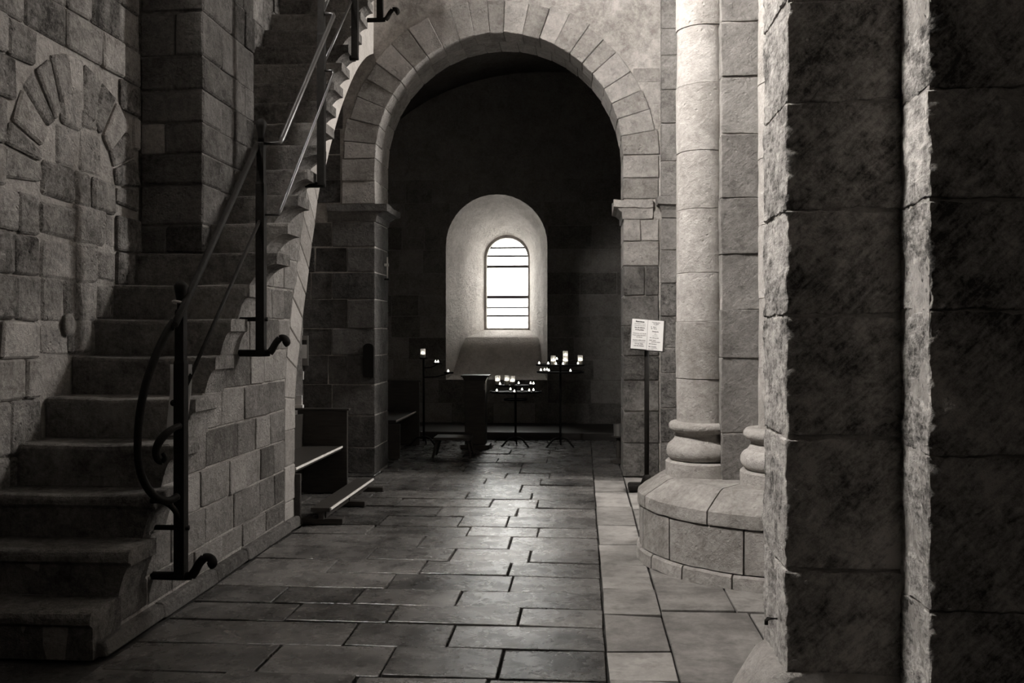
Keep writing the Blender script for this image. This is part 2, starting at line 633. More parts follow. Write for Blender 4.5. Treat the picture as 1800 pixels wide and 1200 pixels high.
def arch_wall(name, inner, x0, x1, z1, yf, yb, mat):
    """wall slab with an arched opening that reaches the floor"""
    bm = bmesh.new()
    outer = []
    zsp = max(p[1] for p in inner)
    for (x, z) in inner:
        outer.append(None)
    n = len(inner)
    cx = (inner[0][0] + inner[-1][0]) / 2
    for i, (x, z) in enumerate(inner):
        if i == 0:
            outer[i] = (x0, z)
        elif i == n - 1:
            outer[i] = (x1, z)
        else:
            f = (i - 1) / (n - 3)
            # walk the outer rectangle: left side, top, right side
            if f < 0.25:
                outer[i] = (x0, z + (z1 - z) * f / 0.25)
            elif f > 0.75:
                outer[i] = (x1, z + (z1 - z) * (1 - f) / 0.25)
            else:
                outer[i] = (x0 + (x1 - x0) * (f - 0.25) / 0.5, z1)
    # fix monotone corner points
    grid = []
    for y in (yf, yb):
        grid.append([[bm.verts.new((x, y, z)) for x, z in inner], [bm.verts.new((x, y, z)) for x, z in outer]])
    for i in range(n - 1):
        for g in grid:
            bm.faces.new((g[0][i], g[0][i + 1], g[1][i + 1], g[1][i]))
        bm.faces.new((grid[0][0][i], grid[1][0][i], grid[1][0][i + 1], grid[0][0][i + 1]))
        bm.faces.new((grid[0][1][i], grid[0][1][i + 1], grid[1][1][i + 1], grid[1][1][i]))
    for i in (0, n - 1):
        bm.faces.new((grid[0][0][i], grid[0][1][i], grid[1][1][i], grid[1][0][i]))
    return mesh_obj(name, bm, mat)


wf = structure(arch_wall('wall_front', arch_pts(ACX, AR + 0.012, ASP, -0.05), -7.0, 5.2, 9.0, YW + 0.012, YB - 0.004, M['plaster']),
               'plastered wall pierced by the great round arch')


def voussoir(cx, zc, r0, r1, a0, a1, y0, y1, mat, parent, name='voussoir', g=0.003, **k):
    ga0, ga1 = a0 + g / r1, a1 - g / r1
    def pt(r, a, y):
        return (cx + r * math.cos(a), y, zc + r * math.sin(a))
    bm_front = [pt(r0, ga0, y0), pt(r1, ga0, y0), pt(r1, ga1, y0), pt(r0, ga1, y0)]
    bm_back = [pt(r0, ga0, y1), pt(r1, ga0, y1), pt(r1, ga1, y1), pt(r0, ga1, y1)]
    return hexa(name, bm_front, bm_back, mat, parent, **k)


def angles(a0, a1, n, j=0.18):
    w = [1 + R.uniform(-j, j) for _ in range(n)]
    s = sum(w)
    out = [a0]
    for q in w:
        out.append(out[-1] + (a1 - a0) * q / s)
    return out


an = angles(0.0, math.pi, 23)
for a, b in zip(an[:-1], an[1:]):
    voussoir(ACX, ASP, AR, AR + 0.335 + R.uniform(-0.015, 0.03), a, b, YW - R.uniform(0.0, 0.012), YW + 0.30, M['arch_stone'], wf)
an = angles(0.0, math.pi, 21)
for a, b in zip(an[:-1], an[1:]):
    voussoir(ACX, ASP, AR + R.uniform(0, 0.008), AR + 0.3, a, b, YW + 0.306, YB + R.uniform(0, 0.01), M['arch_stone'], wf)


def corner_stone(x0, x1, z0, z1, y0, y1, mat, parent, name='stone', **k):
    g = 0.006
    x0 += g; x1 -= g; z0 += g; z1 -= g
    d = R.uniform(0, 0.01)
    return hexa(name, [(x0, y0 - d, z0), (x1, y0 - d, z0), (x1, y0 - d, z1), (x0, y0 - d, z1)],
                [(x0, y1, z0), (x1, y1, z0), (x1, y1, z1), (x0, y1, z1)], mat, parent, **k)


XR = ACX + AR      # right jamb 0.401
XLJ = ACX - AR     # left jamb -2.135
# right jamb: stilted part, impost, pier courses
for z0, z1 in ((2.80, 3.02), (3.02, ASP)):
    corner_stone(XR, 0.765, z0, z1, YW, YB, M['arch_stone'], wf)
zz = [0.0, 0.34, 0.66, 0.97, 1.22, 1.52, 1.83, 2.13, 2.38, 2.60]
for i, (z0, z1) in enumerate(zip(zz[:-1], zz[1:])):
    am = M['arch_stone'] if z0 > 1.9 else M['arch_stone_low']
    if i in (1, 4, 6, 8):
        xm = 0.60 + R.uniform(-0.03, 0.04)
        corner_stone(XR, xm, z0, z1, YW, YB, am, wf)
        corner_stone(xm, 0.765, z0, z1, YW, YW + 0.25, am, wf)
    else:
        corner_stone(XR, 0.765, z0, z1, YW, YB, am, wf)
# ashlar between the arch ring and the pilaster, above the springing
for z0, z1, x0 in ((ASP, 3.50, 0.772), (3.50, 3.76, 0.70), (3.76, 3.98, 0.62), (3.98, 4.13, 0.50)):
    stone_y(x0, 0.772 if x0 < 0.75 else 0.775, z0, z1, YW + 0.012, M['arch_stone'], wf, proud=0.006) if 0.775 - x0 > 0.02 else None


def impost(name, x0, x1, y0, y1, z0, z1, mat, parent, left=0.0, right=0.0, front=0.0):
    """moulded block: plain band above a hollow chamfer on its free sides"""
    bm = bmesh.new()
    prof = [(0.0, z0), (0.12, z0 + 0.35 * (z1 - z0)), (0.55, z0 + 0.55 * (z1 - z0)), (1.0, z0 + 0.6 * (z1 - z0)), (1.0, z1)]
    rings = []
    for f, z in prof:
        rings.append([bm.verts.new(v) for v in ((x0 - left * f, y0 - front * f, z), (x1 + right * f, y0 - front * f, z), (x1 + right * f, y1, z), (x0 - left * f, y1, z))])
    for q, w in zip(rings[:-1], rings[1:]):
        for j in range(4):
            bm.faces.new((q[j], q[(j + 1) % 4], w[(j + 1) % 4], w[j]))
    bm.faces.new(rings[0][::-1])
    bm.faces.new(rings[-1])
    bmesh.ops.subdivide_edges(bm, edges=[e for e in bm.edges if e.calc_length() > 0.1], cuts=3, use_grid_fill=True)
    for v in bm.verts:
        v.co += noise.noise_vector(v.co * 9) * 0.012 + noise.noise_vector(v.co * 25) * 0.006
    return mesh_obj(name, bm, mat, parent)


impost('impost', XR, 0.70, YW - 0.005, YB, 2.605, 2.795, M['arch_stone'], wf, left=0.095, front=0.03)
impost('impost', XLJ - 0.5, XLJ, YW - 0.005, YB, 2.605, 2.775, M['left_stone_shaded'], wf, right=0.13, front=0.03)
# left jamb
for z0, z1 in ((2.78, 3.02), (3.02, ASP)):
    corner_stone(XLJ - 0.36, XLJ, z0, z1, YW, YW + 0.3, M['arch_stone'], wf)
    corner_stone(XLJ - 0.36, XLJ, z0, z1, YW + 0.3, YB, M['arch_stone'], wf)
zz = [0.0, 0.27, 0.60, 0.92, 1.22, 1.50, 1.80, 2.08, 2.34, 2.60]
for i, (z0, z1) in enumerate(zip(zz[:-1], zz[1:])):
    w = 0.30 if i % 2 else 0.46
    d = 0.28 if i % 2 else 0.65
    corner_stone(XLJ - w, XLJ, z0, z1, YW, YW + d, M['left_stone_shaded'], wf)
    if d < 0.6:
        corner_stone(XLJ - 0.3, XLJ, z0, z1, YW + d, YB, M['left_stone_shaded'], wf)
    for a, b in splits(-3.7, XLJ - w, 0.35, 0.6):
        stone_y(a, b, z0, z1, YW + 0.012, M['left_stone_shaded'], wf)
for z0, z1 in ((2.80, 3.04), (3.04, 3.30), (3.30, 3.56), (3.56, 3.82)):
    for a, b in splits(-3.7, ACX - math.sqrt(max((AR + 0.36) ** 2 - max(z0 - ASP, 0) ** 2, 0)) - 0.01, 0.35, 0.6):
        stone_y(a, b, z0, z1, YW + 0.012, M['left_stone_shaded'], wf)

# pilaster strip right of the arch, with its own impost
pil = thing('pilaster_strip', 'flat stone pilaster strip between the arch and the round column', 'pilaster', (1.05, 9.5, 0))
box_obj('core', 0.782, 1.40, YW - 0.072, YW + 0.012, 0.0, 8.5, M['mortar'], pil)
zz = [0.0, 0.36, 0.70, 1.05, 1.30, 1.62, 1.95, 2.28, 2.60]
for z0, z1 in zip(zz[:-1], zz[1:]):
    stone_y(0.775, 1.38, z0, z1, YW - 0.075, M['pilaster'] if z0 > 1.9 else M['arch_stone_low'], pil, depth=0.08)
impost('impost', 0.785, 1.38, YW - 0.09, YW, 2.605, 2.815, M['pilaster'], pil, left=0.05, front=0.06)
z = 2.82
while z < 5.4:
    h = R.uniform(0.26, 0.40)
    stone_y(0.775, 1.38, z, z + h, YW - 0.075, M['pilaster'], pil, depth=0.08)
    z += h

# ------------------------------------------------------------------ chapel: side walls, vault, end wall with the deep window
structure(box_obj('wall_chapel_left', -3.6, -3.3, YB, 14.3, -0.05, 3.6, M['chapel_stone']), 'dark left wall of the chapel')
structure(box_obj('wall_chapel_right', 2.0, 2.3, YB, 14.3, -0.05, 3.6, M['chapel_stone']), 'dark right wall of the chapel')
bm = bmesh.new()
cx, rx, rz = -0.65, 2.75, 1.9
prev = None
for i in range(25):
    a = math.pi * i / 24
    cur = [bm.verts.new((cx + (rx + d) * math.cos(a), y, 3.45 + (rz + d) * math.sin(a))) for d in (0, 0.2) for y in (YB - 0.02, 14.3)]
    if prev:
        for q in ((0, 1), (1, 3), (3, 2), (2, 0)):
            bm.faces.new((prev[q[0]], prev[q[1]], cur[q[1]], cur[q[0]]))
    prev = cur
structure(mesh_obj('ceiling_1', bm, M['chapel_vault'], None, True), 'dark barrel vault of the chapel')

# end wall with the splayed embrasure
NX, NR, NSP, NZ0 = -1.294, 0.762, 2.762, 0.75            # niche mouth
WX, WR, WSP, WZ0 = -1.222, 0.345, 2.655, 1.50            # inner edge of the splay
YI = 15.05


def niche_loop(cxx, r, sp, z0, n=20):
    p = [(cxx - r, z0), (cxx - r, z0 + (sp - z0) * 0.33), (cxx - r, z0 + (sp - z0) * 0.66)]
    for i in range(n + 1):
        a = math.pi - math.pi * i / n
        p.append((cxx + r * math.cos(a), sp + r * math.sin(a)))
    p += [(cxx + r, z0 + (sp - z0) * 0.66), (cxx + r, z0 + (sp - z0) * 0.33), (cxx + r, z0)]
    return p


mouth = niche_loop(NX, NR, NSP, NZ0)
wc = structure(arch_wall('wall_chapel_end', [(mouth[0][0], NZ0)] + mouth[1:-1] + [(mouth[-1][0], NZ0)], -3.6, 2.3, 6.0, YCH + 0.012, YCH + 0.10, M['chapel_stone']),
               'dark stone end wall of the chapel around the window recess')
# wall below and at the sides of the recess
box_obj('wall_base', -3.6, 2.3, YCH + 0.012, YCH + 0.3, -0.05, NZ0 - 0.002, M['chapel_stone'], wc)
zz = [0.1, 0.40, NZ0, 1.05, 1.38, 1.70, 2.02, 2.35, 2.70, 3.05, 3.40, 3.75]
for z0, z1 in zip(zz[:-1], zz[1:]):
    def half(z):
        if z < NSP:
            return NR
        d = NR * NR - (z - NSP) ** 2
        return math.sqrt(d) if d > 0 else 0
    w = max(half(z0), half(z1))
    if z1 <= NZ0 + 0.001:
        segs = splits(-3.3, 2.0, 0.45, 0.8)
    elif w > 0:
        segs = splits(-3.3, NX - w, 0.4, 0.7) + splits(NX + w, 2.0, 0.4, 0.7)
    else:
        segs = splits(-3.3, 2.0, 0.45, 0.8)
    for a, b in segs:
        stone_y(a, b, z0, z1, YCH + 0.012, M['chapel_stone'], wc, depth=0.08)
# splay (smooth limewash) with sloping sill
nb = bmesh.new()
inner = niche_loop(WX, WR + 0.02, WSP, WZ0)
K = 12
loops = []
for k in range(K + 1):
    f = k / K
    ff = f
    lp = []
    for (x0, z0), (x1, z1) in zip(mouth, inner):
        x = x0 + (x1 - x0) * ff
        z = z0 + (z1 - z0) * ff
        y = YCH - 0.01 + (YI - YCH + 0.01) * f
        v = Vector((x, y, z))
        if 0 < k < K:
            v += noise.noise_vector(v * 4) * 0.018
        lp.append(v)
    # sill: gentle ledge first, then a steep slope
    zs0 = NZ0 + (0.07 * f / 0.16 if f < 0.16 else (0.07 + 0.55 * (f - 0.16) / 0.32 if f < 0.48 else 0.62 + (WZ0 - NZ0 - 0.62) * (f - 0.48) / 0.52))
    lp[0].z = zs0
    lp[-1].z = zs0
    loops.append([nb.verts.new(v) for v in lp])
for q, w in zip(loops[:-1], loops[1:]):
    n = len(q)
    for j in range(n - 1):
        nb.faces.new((q[j], q[j + 1], w[j + 1], w[j]))
    nb.faces.new((q[n - 1], q[0], w[0], w[n - 1]))
emb = structure(mesh_obj('trim_2', nb, M['niche'], None, False), 'whitewashed splayed window recess with steep sloping sill')
for p in emb.data.polygons:
    p.use_smooth = len(p.vertices) == 4
mod = emb.modifiers.new('edges', 'EDGE_SPLIT')
mod.split_angle = math.radians(40)
# outer ring around the glass, reveal and outer wall that closes the splay from behind
bm = bmesh.new()
glass_r, GX = 0.333, -1.218
o_loop = niche_loop(WX, WR + 0.03, WSP, WZ0 - 0.01)
i_loop = niche_loop(GX, glass_r, 2.645, 1.52)
a = [bm.verts.new((x, YI - 0.002, z)) for x, z in o_loop]
b = [bm.verts.new((x, YI + 0.003, z)) for x, z in i_loop]
c = [bm.verts.new((x, YI + 0.20, z)) for x, z in i_loop]
d = [bm.verts.new((NX + (x - NX) * 4, YI + 0.20, 2.3 + (z - 2.3) * 3.2)) for x, z in o_loop]
n = len(a)
for q, w in ((a, b), (b, c), (c, d)):
    for j in range(n):
        bm.faces.new((q[j], q[(j + 1) % n], w[(j + 1) % n], w[j]))
mesh_obj('window_reveal', bm, M['niche'], emb)
# closing box round the recess so that no sky leaks in
box_obj('recess_backing', -3.6, -2.3, YCH + 0.1, YI + 0.25, -0.05, 6, M['chapel_stone'], wc)
box_obj('recess_backing', -0.3, 2.3, YCH + 0.1, YI + 0.25, -0.05, 6, M['chapel_stone'], wc)
box_obj('recess_backing', -2.31, -0.29, YCH + 0.1, YI + 0.25, 3.75, 6, M['chapel_stone'], wc)
box_obj('recess_backing', -2.31, -0.29, YCH + 0.1, YI + 0.25, -0.05, 0.6, M['chapel_stone'], wc)

# the window itself
win = structure(bpy.data.objects.new('window_1', None), 'bright narrow round-headed window with horizontal bars')
C.objects.link(win)
win.location = (GX, YI + 0.1, 1.52)
bar_z = []
for py, th in ((435.5, 0.030), (450, 0.030), (468.5, 0.046), (522, 0.050), (540.5, 0.028), (555, 0.030)):
    bar_z.append((EYE + (584 - py) * 15.2 / 1650, th))
edges_z = [1.52] + sorted(zv for zv, _ in bar_z) + [2.645 + glass_r]


def half_w(z):
    return glass_r if z < 2.645 else math.sqrt(max(glass_r ** 2 - (z - 2.645) ** 2, 0.0))


for z0, z1 in zip(edges_z[:-1], edges_z[1:]):
    bm = bmesh.new()
    pl, prr = [], []
    for i in range(9):
        z = z0 + (z1 - z0) * i / 8
        h = max(half_w(z), 0.002)
        pl.append((GX - h, z))
        prr.append((GX + h, z))
    poly = pl + prr[::-1]
    f = bm.faces.new([bm.verts.new((x, YI + 0.11, z)) for x, z in poly])
    r = bmesh.ops.extrude_face_region(bm, geom=[f])
    for v in r['geom']:
        if isinstance(v, bmesh.types.BMVert):
            v.co.y += 0.004
    bmesh.ops.triangulate(bm, faces=bm.faces[:])
    mesh_obj('pane', bm, M['pane'], win)
for zv, th in bar_z:
    h = half_w(zv) + 0.005
    box_obj('bar', GX - h, GX + h, YI + 0.09, YI + 0.105, zv - th / 2, zv + th / 2, M['lead'], win)
bm = bmesh.new()
il = [(GX + (x - GX) * 0.985, z if z < 2.645 else 2.645 + (z - 2.645) * 0.985) for x, z in i_loop]
q0 = [bm.verts.new((x, YI + 0.095, z)) for x, z in i_loop]
q1 = [bm.verts.new((x, YI + 0.095, max(z, 1.528))) for x, z in il]
q2 = [bm.verts.new((x, YI + 0.12, max(z, 1.528))) for x, z in il]
for q, w in ((q0, q1), (q1, q2)):
    for j in range(len(q0)):
        bm.faces.new((q[j], q[(j + 1) % len(q0)], w[(j + 1) % len(q0)], w[j]))
mesh_obj('frame', bm, M['niche'], win)

# ------------------------------------------------------------------ left wall with the blocked arch
bm = bmesh.new()
for ya, yb_, za, zb_ in ((-4.2, 7.1, -0.05, 5.6), (-4.2, 7.1, 7.1, 9.0), (-4.2, 3.30, 5.6, 7.1), (4.75, 7.1, 5.6, 7.1)):   # high window opening
    add_box(bm, XL - 0.75, XL - 0.016, ya, yb_, za, zb_)
wl = structure(mesh_obj('wall_left', bm, M['mortar']), 'old left wall of uneven stones with a blocked arch')
BY, BRr, BSP, BRING = 5.33, 0.425, 2.33, 0.30


def ring_half(z, r):
    if z <= BSP:
        return r
    d = r * r - (z - BSP) ** 2
    return math.sqrt(d) if d > 0 else 0.0


zz = [0.0, 0.3, 0.58, 0.82, 1.10, 1.32, 1.52, 1.76, 1.98, 2.20, 2.42, 2.66, 2.885, 3.09, 3.32, 3.56, 3.82, 4.1]
for z0, z1 in zip(zz[:-1], zz[1:]):
    rr = BRr + (BRING if z1 > BSP - 0.05 else 0.0)
    w = max(ring_half(z0, rr), ring_half(z1, rr)) if z0 < BSP + rr else 0
    if w < 0.12:
        segs = splits(3.9, 6.06, 0.26, 0.5)
    else:
        segs = splits(3.9, BY - w, 0.24, 0.46) + splits(BY + w, 6.06, 0.16, 0.36)
    for a, b in segs:
        m = M['wall_stone'] if R.random() < 0.68 else M['wall_light']
        stone_x(a, b, z0, z1, XL - 0.006, m, wl, proud=0.022, g=R.uniform(0.002, 0.008), bev=0.012, jit=0.006)
    # rough blocking of the arch
    wi = min(ring_half(z0, BRr), ring_half(min(z1, BSP + 0.36), BRr)) if z0 < BSP + BRr - 0.05 else 0
    if wi > 0.1 and z0 > 1.2:
        for a, b in splits(BY - wi + 0.012, BY + wi - 0.012, 0.18, 0.38):
            stone_x(a, b, z0 + R.uniform(-0.02, 0.02), z1 + R.uniform(-0.02, 0.02), XL - 0.022, M['fill_stone'], wl, proud=0.03, g=R.uniform(0.001, 0.010), bev=0.018, jit=0.010)
for a0, a1 in zip(*(lambda q: (q[:-1], q[1:]))(angles(-0.12, math.pi + 0.12, 13, 0.3))):
    r1 = BRr + BRING + R.uniform(-0.02, 0.03)
    g = 0.008
    pts = []
    for x in (XL + R.uniform(0.0, 0.014), XL - 0.13):
        pts.append([(x, BY + r * math.cos(a), BSP + r * math.sin(a)) for r, a in ((BRr, a0 + g / 0.5), (r1, a0 + g / 0.7), (r1, a1 - g / 0.7), (BRr, a1 - g / 0.5))])
    hexa('voussoir', pts[0], pts[1], M['wall_stone'] if R.random() < 0.7 else M['wall_light'], wl, bev=0.012, jit=0.009)
# carved boss on the blocked arch
bm = bmesh.new()
bmesh.ops.create_uvsphere(bm, u_segments=12, v_segments=8, radius=0.055)
for v in bm.verts:
    v.co = Vector((v.co.x * 0.5, v.co.y, v.co.z * 1.2)) + noise.noise_vector(v.co * 30) * 0.008 + Vector((XL + 0.005, 5.18, 1.50))
mesh_obj('boss', bm, M['fill_stone'], wl, True)

# projecting pier beside the stair
PF = 6.06
XP = -2.516
pier = thing('stair_pier', 'dark square stone pier rising from the steps against the left wall', 'pier', (-2.75, 6.5, 0))
box_obj('core', XL - 0.02, XP - 0.012, PF + 0.012, 7.03, 0.0, 9.0, M['mortar_dark'], pier)
zz = [1.60, 1.80, 1.985, 2.171, 2.443, 2.647, 2.852, 3.068, 3.296, 3.591, 3.86, 4.15, 4.45]
for i, (z0, z1) in enumerate(zip(zz[:-1], zz[1:])):
    cut = XL + (0.17 if i in (5, 2) else (0.24 if i in (8, 10) else 0))
    dep = 0.5 if i % 2 else 0.32
    g = 0.005
    if cut > XL + 0.05:
        stone_y(XL + 0.0, cut, z0, z1, PF + 0.012, M['wall_light'] if i == 5 else M['pier_stone'], pier)
    d = R.uniform(0, 0.01)
    e = R.uniform(0, 0.01)
    hexa('stone', [(cut + g, PF - d, z0 + g), (XP + e, PF - d, z0 + g), (XP + e, PF - d, z1 - g), (cut + g, PF - d, z1 - g)],
         [(cut + g, PF + dep, z0 + g), (XP + e, PF + dep, z0 + g), (XP + e, PF + dep, z1 - g), (cut + g, PF + dep, z1 - g)], M['pier_stone'], pier, bev=0.012, jit=0.005)
    for a, b in splits(PF + dep + 0.004, 7.03, 0.2, 0.42):
        stone_x(a, b, z0, z1, XP - 0.012, M['pier_stone'], pier, proud=0.018)
# the wall that goes on behind the pier beside the upper flight
wu = structure(box_obj('wall_stair', XL - 0.6, -2.90, 7.02, YW + 0.01, -0.05, 9.0, M['mortar_dark']), 'wall beside the upper flight behind the stair pier')
for k, z0 in enumerate([3.4, 3.66, 3.92, 4.18, 4.44, 4.70, 4.96, 5.22]):
    for a, b in splits(7.06, YW, 0.3, 0.5):
        stone_x(a, b, z0, z0 + 0.26, -2.90, M['wall_stone'], wu, proud=0.05)

# ------------------------------------------------------------------ stone staircase
stair = thing('stone_staircase', 'steep straight stone staircase with flank wall rising along the left wall', 'staircase', (-2.5, 4.1, 0))


def out_x(k):
    return {1: -2.20, 2: -2.11}.get(k, -2.105 if k <= 8 else (-1.985 if k < 15 else -2.03))


NSTEP = 25
for k in range(1, NSTEP + 1):
    y0 = step_y(k)
    y1 = step_y(k + 1) + 0.05 if k < NSTEP else y0 + 0.3
    zt, zb = k * RIS, (k - 1) * RIS + 0.002
    xl = XL - 0.005 if y0 < 6.0 else (XP - 0.01 if y0 < 6.9 else -2.92)
    xo = out_x(k)
    ov = xo - XF
    xs = [xl + (XF - xl) * i / 12 for i in range(13)] + ([XF + ov * t for t in (0.06, 0.14, 0.25, 0.4, 0.6, 0.8, 1.0)] if ov > 0.02 else [])
    bm = bmesh.new()
    rings = []
    for x in xs:
        if x > XF + 1e-6:
            t = (x - XF) / ov
            # hollow chamfer below the free end
            zbx = zb + (zt - 0.075 - zb) * (1 - (1 - t) ** 2.1)
        else:
            zbx = zb
        wv = noise.noise(Vector((x * 3.1, k * 5.3, 0.3)))
        w2 = noise.noise(Vector((x * 9.0, k * 3.1, 7.3)))
        mid = math.exp(-((x - (XL + XF) / 2) / 0.25) ** 2) * 0.008
        yf = y0 + wv * 0.008 + w2 * 0.003
        ztx = zt - mid + w2 * 0.003
        br = 0.017 + 0.006 * (wv + 1)
        nose = 0.0 if k > 3 else 0.025
        zl = max(zbx + 0.01, zt - 0.075)
        rings.append([bm.verts.new(p) for p in (
            (x, yf + nose, zbx), (x, yf + nose + 0.004 * w2, min(zl, zt - br - 0.004)), (x, yf, max(zl + 0.004, zt - br - 0.03)), (x, yf, ztx - br), (x, yf + br * 0.35, ztx - br * 0.3), (x, yf + br, ztx), (x, y1, zt), (x, y1, zbx))])
    for q, w in zip(rings[:-1], rings[1:]):
        for j in range(8):
            bm.faces.new((q[j], q[(j + 1) % 8], w[(j + 1) % 8], w[j]))
    bm.faces.new(rings[0][::-1])
    bm.faces.new(rings[-1])
    mesh_obj('step', bm, M['step_stone'], stair)

# half arch under the upper flight: far edge of the flank wall, as (y, z)
curve = [(6.955, 0.0), (6.955, 0.9), (6.985, 1.13), (7.11, 1.388), (7.34, 1.976), (7.47, 2.307), (7.63, 2.70), (7.84, 2.93), (8.21, 3.43), (8.77, 3.916), (9.27, 4.216), (YW + 0.02, 4.33)]
# smooth it a little
def cr(pts, n=6):
    out = []
    P = [pts[0]] + pts + [pts[-1]]
    for i in range(1, len(P) - 2):
        for j in range(n):
            t = j / n
            q = []
            for c_ in range(2):
                p0, p1, p2, p3 = (P[i + d][c_] for d in (-1, 0, 1, 2))
                q.append(0.5 * (2 * p1 + (p2 - p0) * t + (2 * p0 - 5 * p1 + 4 * p2 - p3) * t * t + (3 * p1 - p0 - 3 * p2 + p3) * t ** 3))
            out.append(tuple(q))
    out.append(pts[-1])
    return out


curve = [(6.955, 0.0), (6.955, 0.3), (6.955, 0.6), (6.96, 0.88), (6.99, 1.13), (7.085, 1.40), (7.21, 1.70), (7.34, 1.99), (7.47, 2.31), (7.63, 2.66), (7.86, 3.0), (8.24, 3.45), (8.77, 3.916), (9.22, 4.20), (YW + 0.02, 4.34)]
sm = cr(curve, 4)
prof = []
for k in range(1, NSTEP):
    y = step_y(k) + 0.03
    if y > YW - 0.05:
        break
    prof.append((y, (k - 1) * RIS))
    prof.append((y, k * RIS - 0.02))
ztop = prof[-1][1]


def soffit(y):
    for (ya, za), (yb_, zb_) in zip(sm[:-1], sm[1:]):
        if ya < y <= yb_ and zb_ > 0.95:
            return za + (zb_ - za) * (y - ya) / max(yb_ - ya, 1e-6)
    return 0.0


bm = bmesh.new()
for k in range(1, NSTEP):
    ya, yb_ = step_y(k) + 0.03, min(step_y(k + 1) + 0.031, YW + 0.015)
    if ya > YW - 0.05:
        break
    cuts = [ya]
    if yb_ > 6.9:
        for q in range(1, 6):
            cuts.append(ya + (yb_ - ya) * q / 6)
    cuts.append(yb_)
    for p, q in zip(cuts[:-1], cuts[1:]):
        za, zb_ = (soffit(p), soffit(q)) if q > 6.96 else (0.0, 0.0)
        zt = k * RIS - 0.02
        vs = [bm.verts.new((x, y, z)) for x in (-2.90, XF - 0.012) for y, z in ((p, za), (q, zb_), (q, zt), (p, zt))]
        for f in ((0, 1, 2, 3), (4, 5, 6, 7), (0, 1, 5, 4), (1, 2, 6, 5), (2, 3, 7, 6), (3, 0, 4, 7)):
            bm.faces.new([vs[i] for i in f])
flank = mesh_obj('flank_wall', bm, M['mortar'], stair)


def curve_y(z):
    for (ya, za), (yb_, zb_) in zip(sm[:-1], sm[1:]):
        if za <= z <= zb_:
            return ya + (yb_ - ya) * (z - za) / max(zb_ - za, 1e-6)
    return sm[-1][0]


# ring of the half arch
RW = 0.24
cum = [0]
for p, q in zip(sm[:-1], sm[1:]):
    cum.append(cum[-1] + math.hypot(q[0] - p[0], q[1] - p[1]))


def at_len(s):
    for i in range(len(sm) - 1):
        if cum[i + 1] >= s:
            f = (s - cum[i]) / max(cum[i + 1] - cum[i], 1e-6)
            p = (sm[i][0] + (sm[i + 1][0] - sm[i][0]) * f, sm[i][1] + (sm[i + 1][1] - sm[i][1]) * f)
            d = (sm[i + 1][0] - sm[i][0], sm[i + 1][1] - sm[i][1])
            n = math.hypot(*d)
            return p, (d[0] / n, d[1] / n)
    return sm[-1], (0.9, 0.3)


s, joints = 0.0, [0.0]
while s < cum[-1] * 0.56:
    s += R.uniform(0.2, 0.27)
    joints.append(s)
for s0, s1 in zip(joints[:-1], joints[1:]):
    (p0, t0), (p1, t1) = at_len(s0 + 0.003), at_len(s1 - 0.003)
    # joints tip over the higher they sit
    def inn(p, t):
        k_ = 0.25 + 0.9 * min(p[1] / 2.6, 1)
        nx, nz = -t[1], t[0]
        vz = nz + 0.75 * max(0.0, (p[1] - 0.9) / 2.0)
        n = math.hypot(nx, vz)
        return (p[0] + RW * nx / abs(nx) , p[1] + RW * vz)
    q0, q1 = inn(p0, t0), inn(p1, t1)
    x = XF - 0.003
    pts = [(p0, p1, q1, q0)]
    quad = [p0, p1, q1, q0]
    hexa('voussoir', [(x, y, z) for y, z in quad], [(XF - 0.35, y, z) for y, z in quad], M['ring_stone'], flank, bev=0.006, jit=0.003)
# ashlar courses of the flank
for j in range(0, 15):
    z0, z1 = j * RIS + 0.012, (j + 1) * RIS + 0.012
    if z0 < 0.08:
        z0 = 0.085
    ya = step_y(j + 1) + 0.245
    if j + 1 > 8:
        ya = step_y(j + 1) + 0.24
    lift = 0.75 * max(0.0, ((z0 + z1) / 2 - 0.9) / 2.0) * RW
    yb_ = curve_y(max((z0 + z1) / 2 - lift, 0)) - RW
    for a, b in splits(ya, yb_, 0.24, 0.52):
        stone_x(a, b, z0, z1, XF - 0.012, M['flank_stone'], flank, proud=0.016, g=0.006, bev=0.005)
# smooth rendered haunch above the ring
hp = [at_len(cum[-1] * (0.56 + 0.44 * i / 14))[0] for i in range(15)]
low = []
for y, z in hp:
    low.append((y, z))
top = []
for y, z in hp[::-1]:
    kk = [k for k in range(1, NSTEP) if step_y(k) + 0.22 <= y]
    zt = (max(kk) * RIS if kk else z) - 0.02
    top.append((y, max(z + 0.05, zt)))
ys0 = hp[0][0] - RW
prism_x('haunch', low + top + [(ys0, min(top[-1][1] - 0.1, hp[0][1] + 0.25))], XF - 0.3, XF + 0.012, M['flank_plaster'], flank)
# kerb at the foot
for a, b in splits(4.05, 6.99, 0.5, 0.9):
    hexa('kerb_stone', [(-2.122, a + .003, 0.0), (-2.122, b - .003, 0.0), (-2.135, b - .003, 0.075), (-2.135, a + .003, 0.075)],
         [(-2.25, a + .003, 0.0), (-2.25, b - .003, 0.0), (-2.25, b - .003, 0.075), (-2.25, a + .003, 0.075)], M['pier_stone'], flank, bev=0.008)

# ------------------------------------------------------------------ wrought iron railing
rail = thing('iron_railing', 'black wrought iron stair railing on bracketed posts with sloping handrail', 'railing', (-2.03, 4.6, 0.2))


def pt(px, py, zc):
    xc = (px - 900) / 1650 * zc
    c, s = math.cos(YAW), math.sin(YAW)
    return Vector((xc * c - zc * s, xc * s + zc * c, EYE - (py - 584) / 1650 * zc))


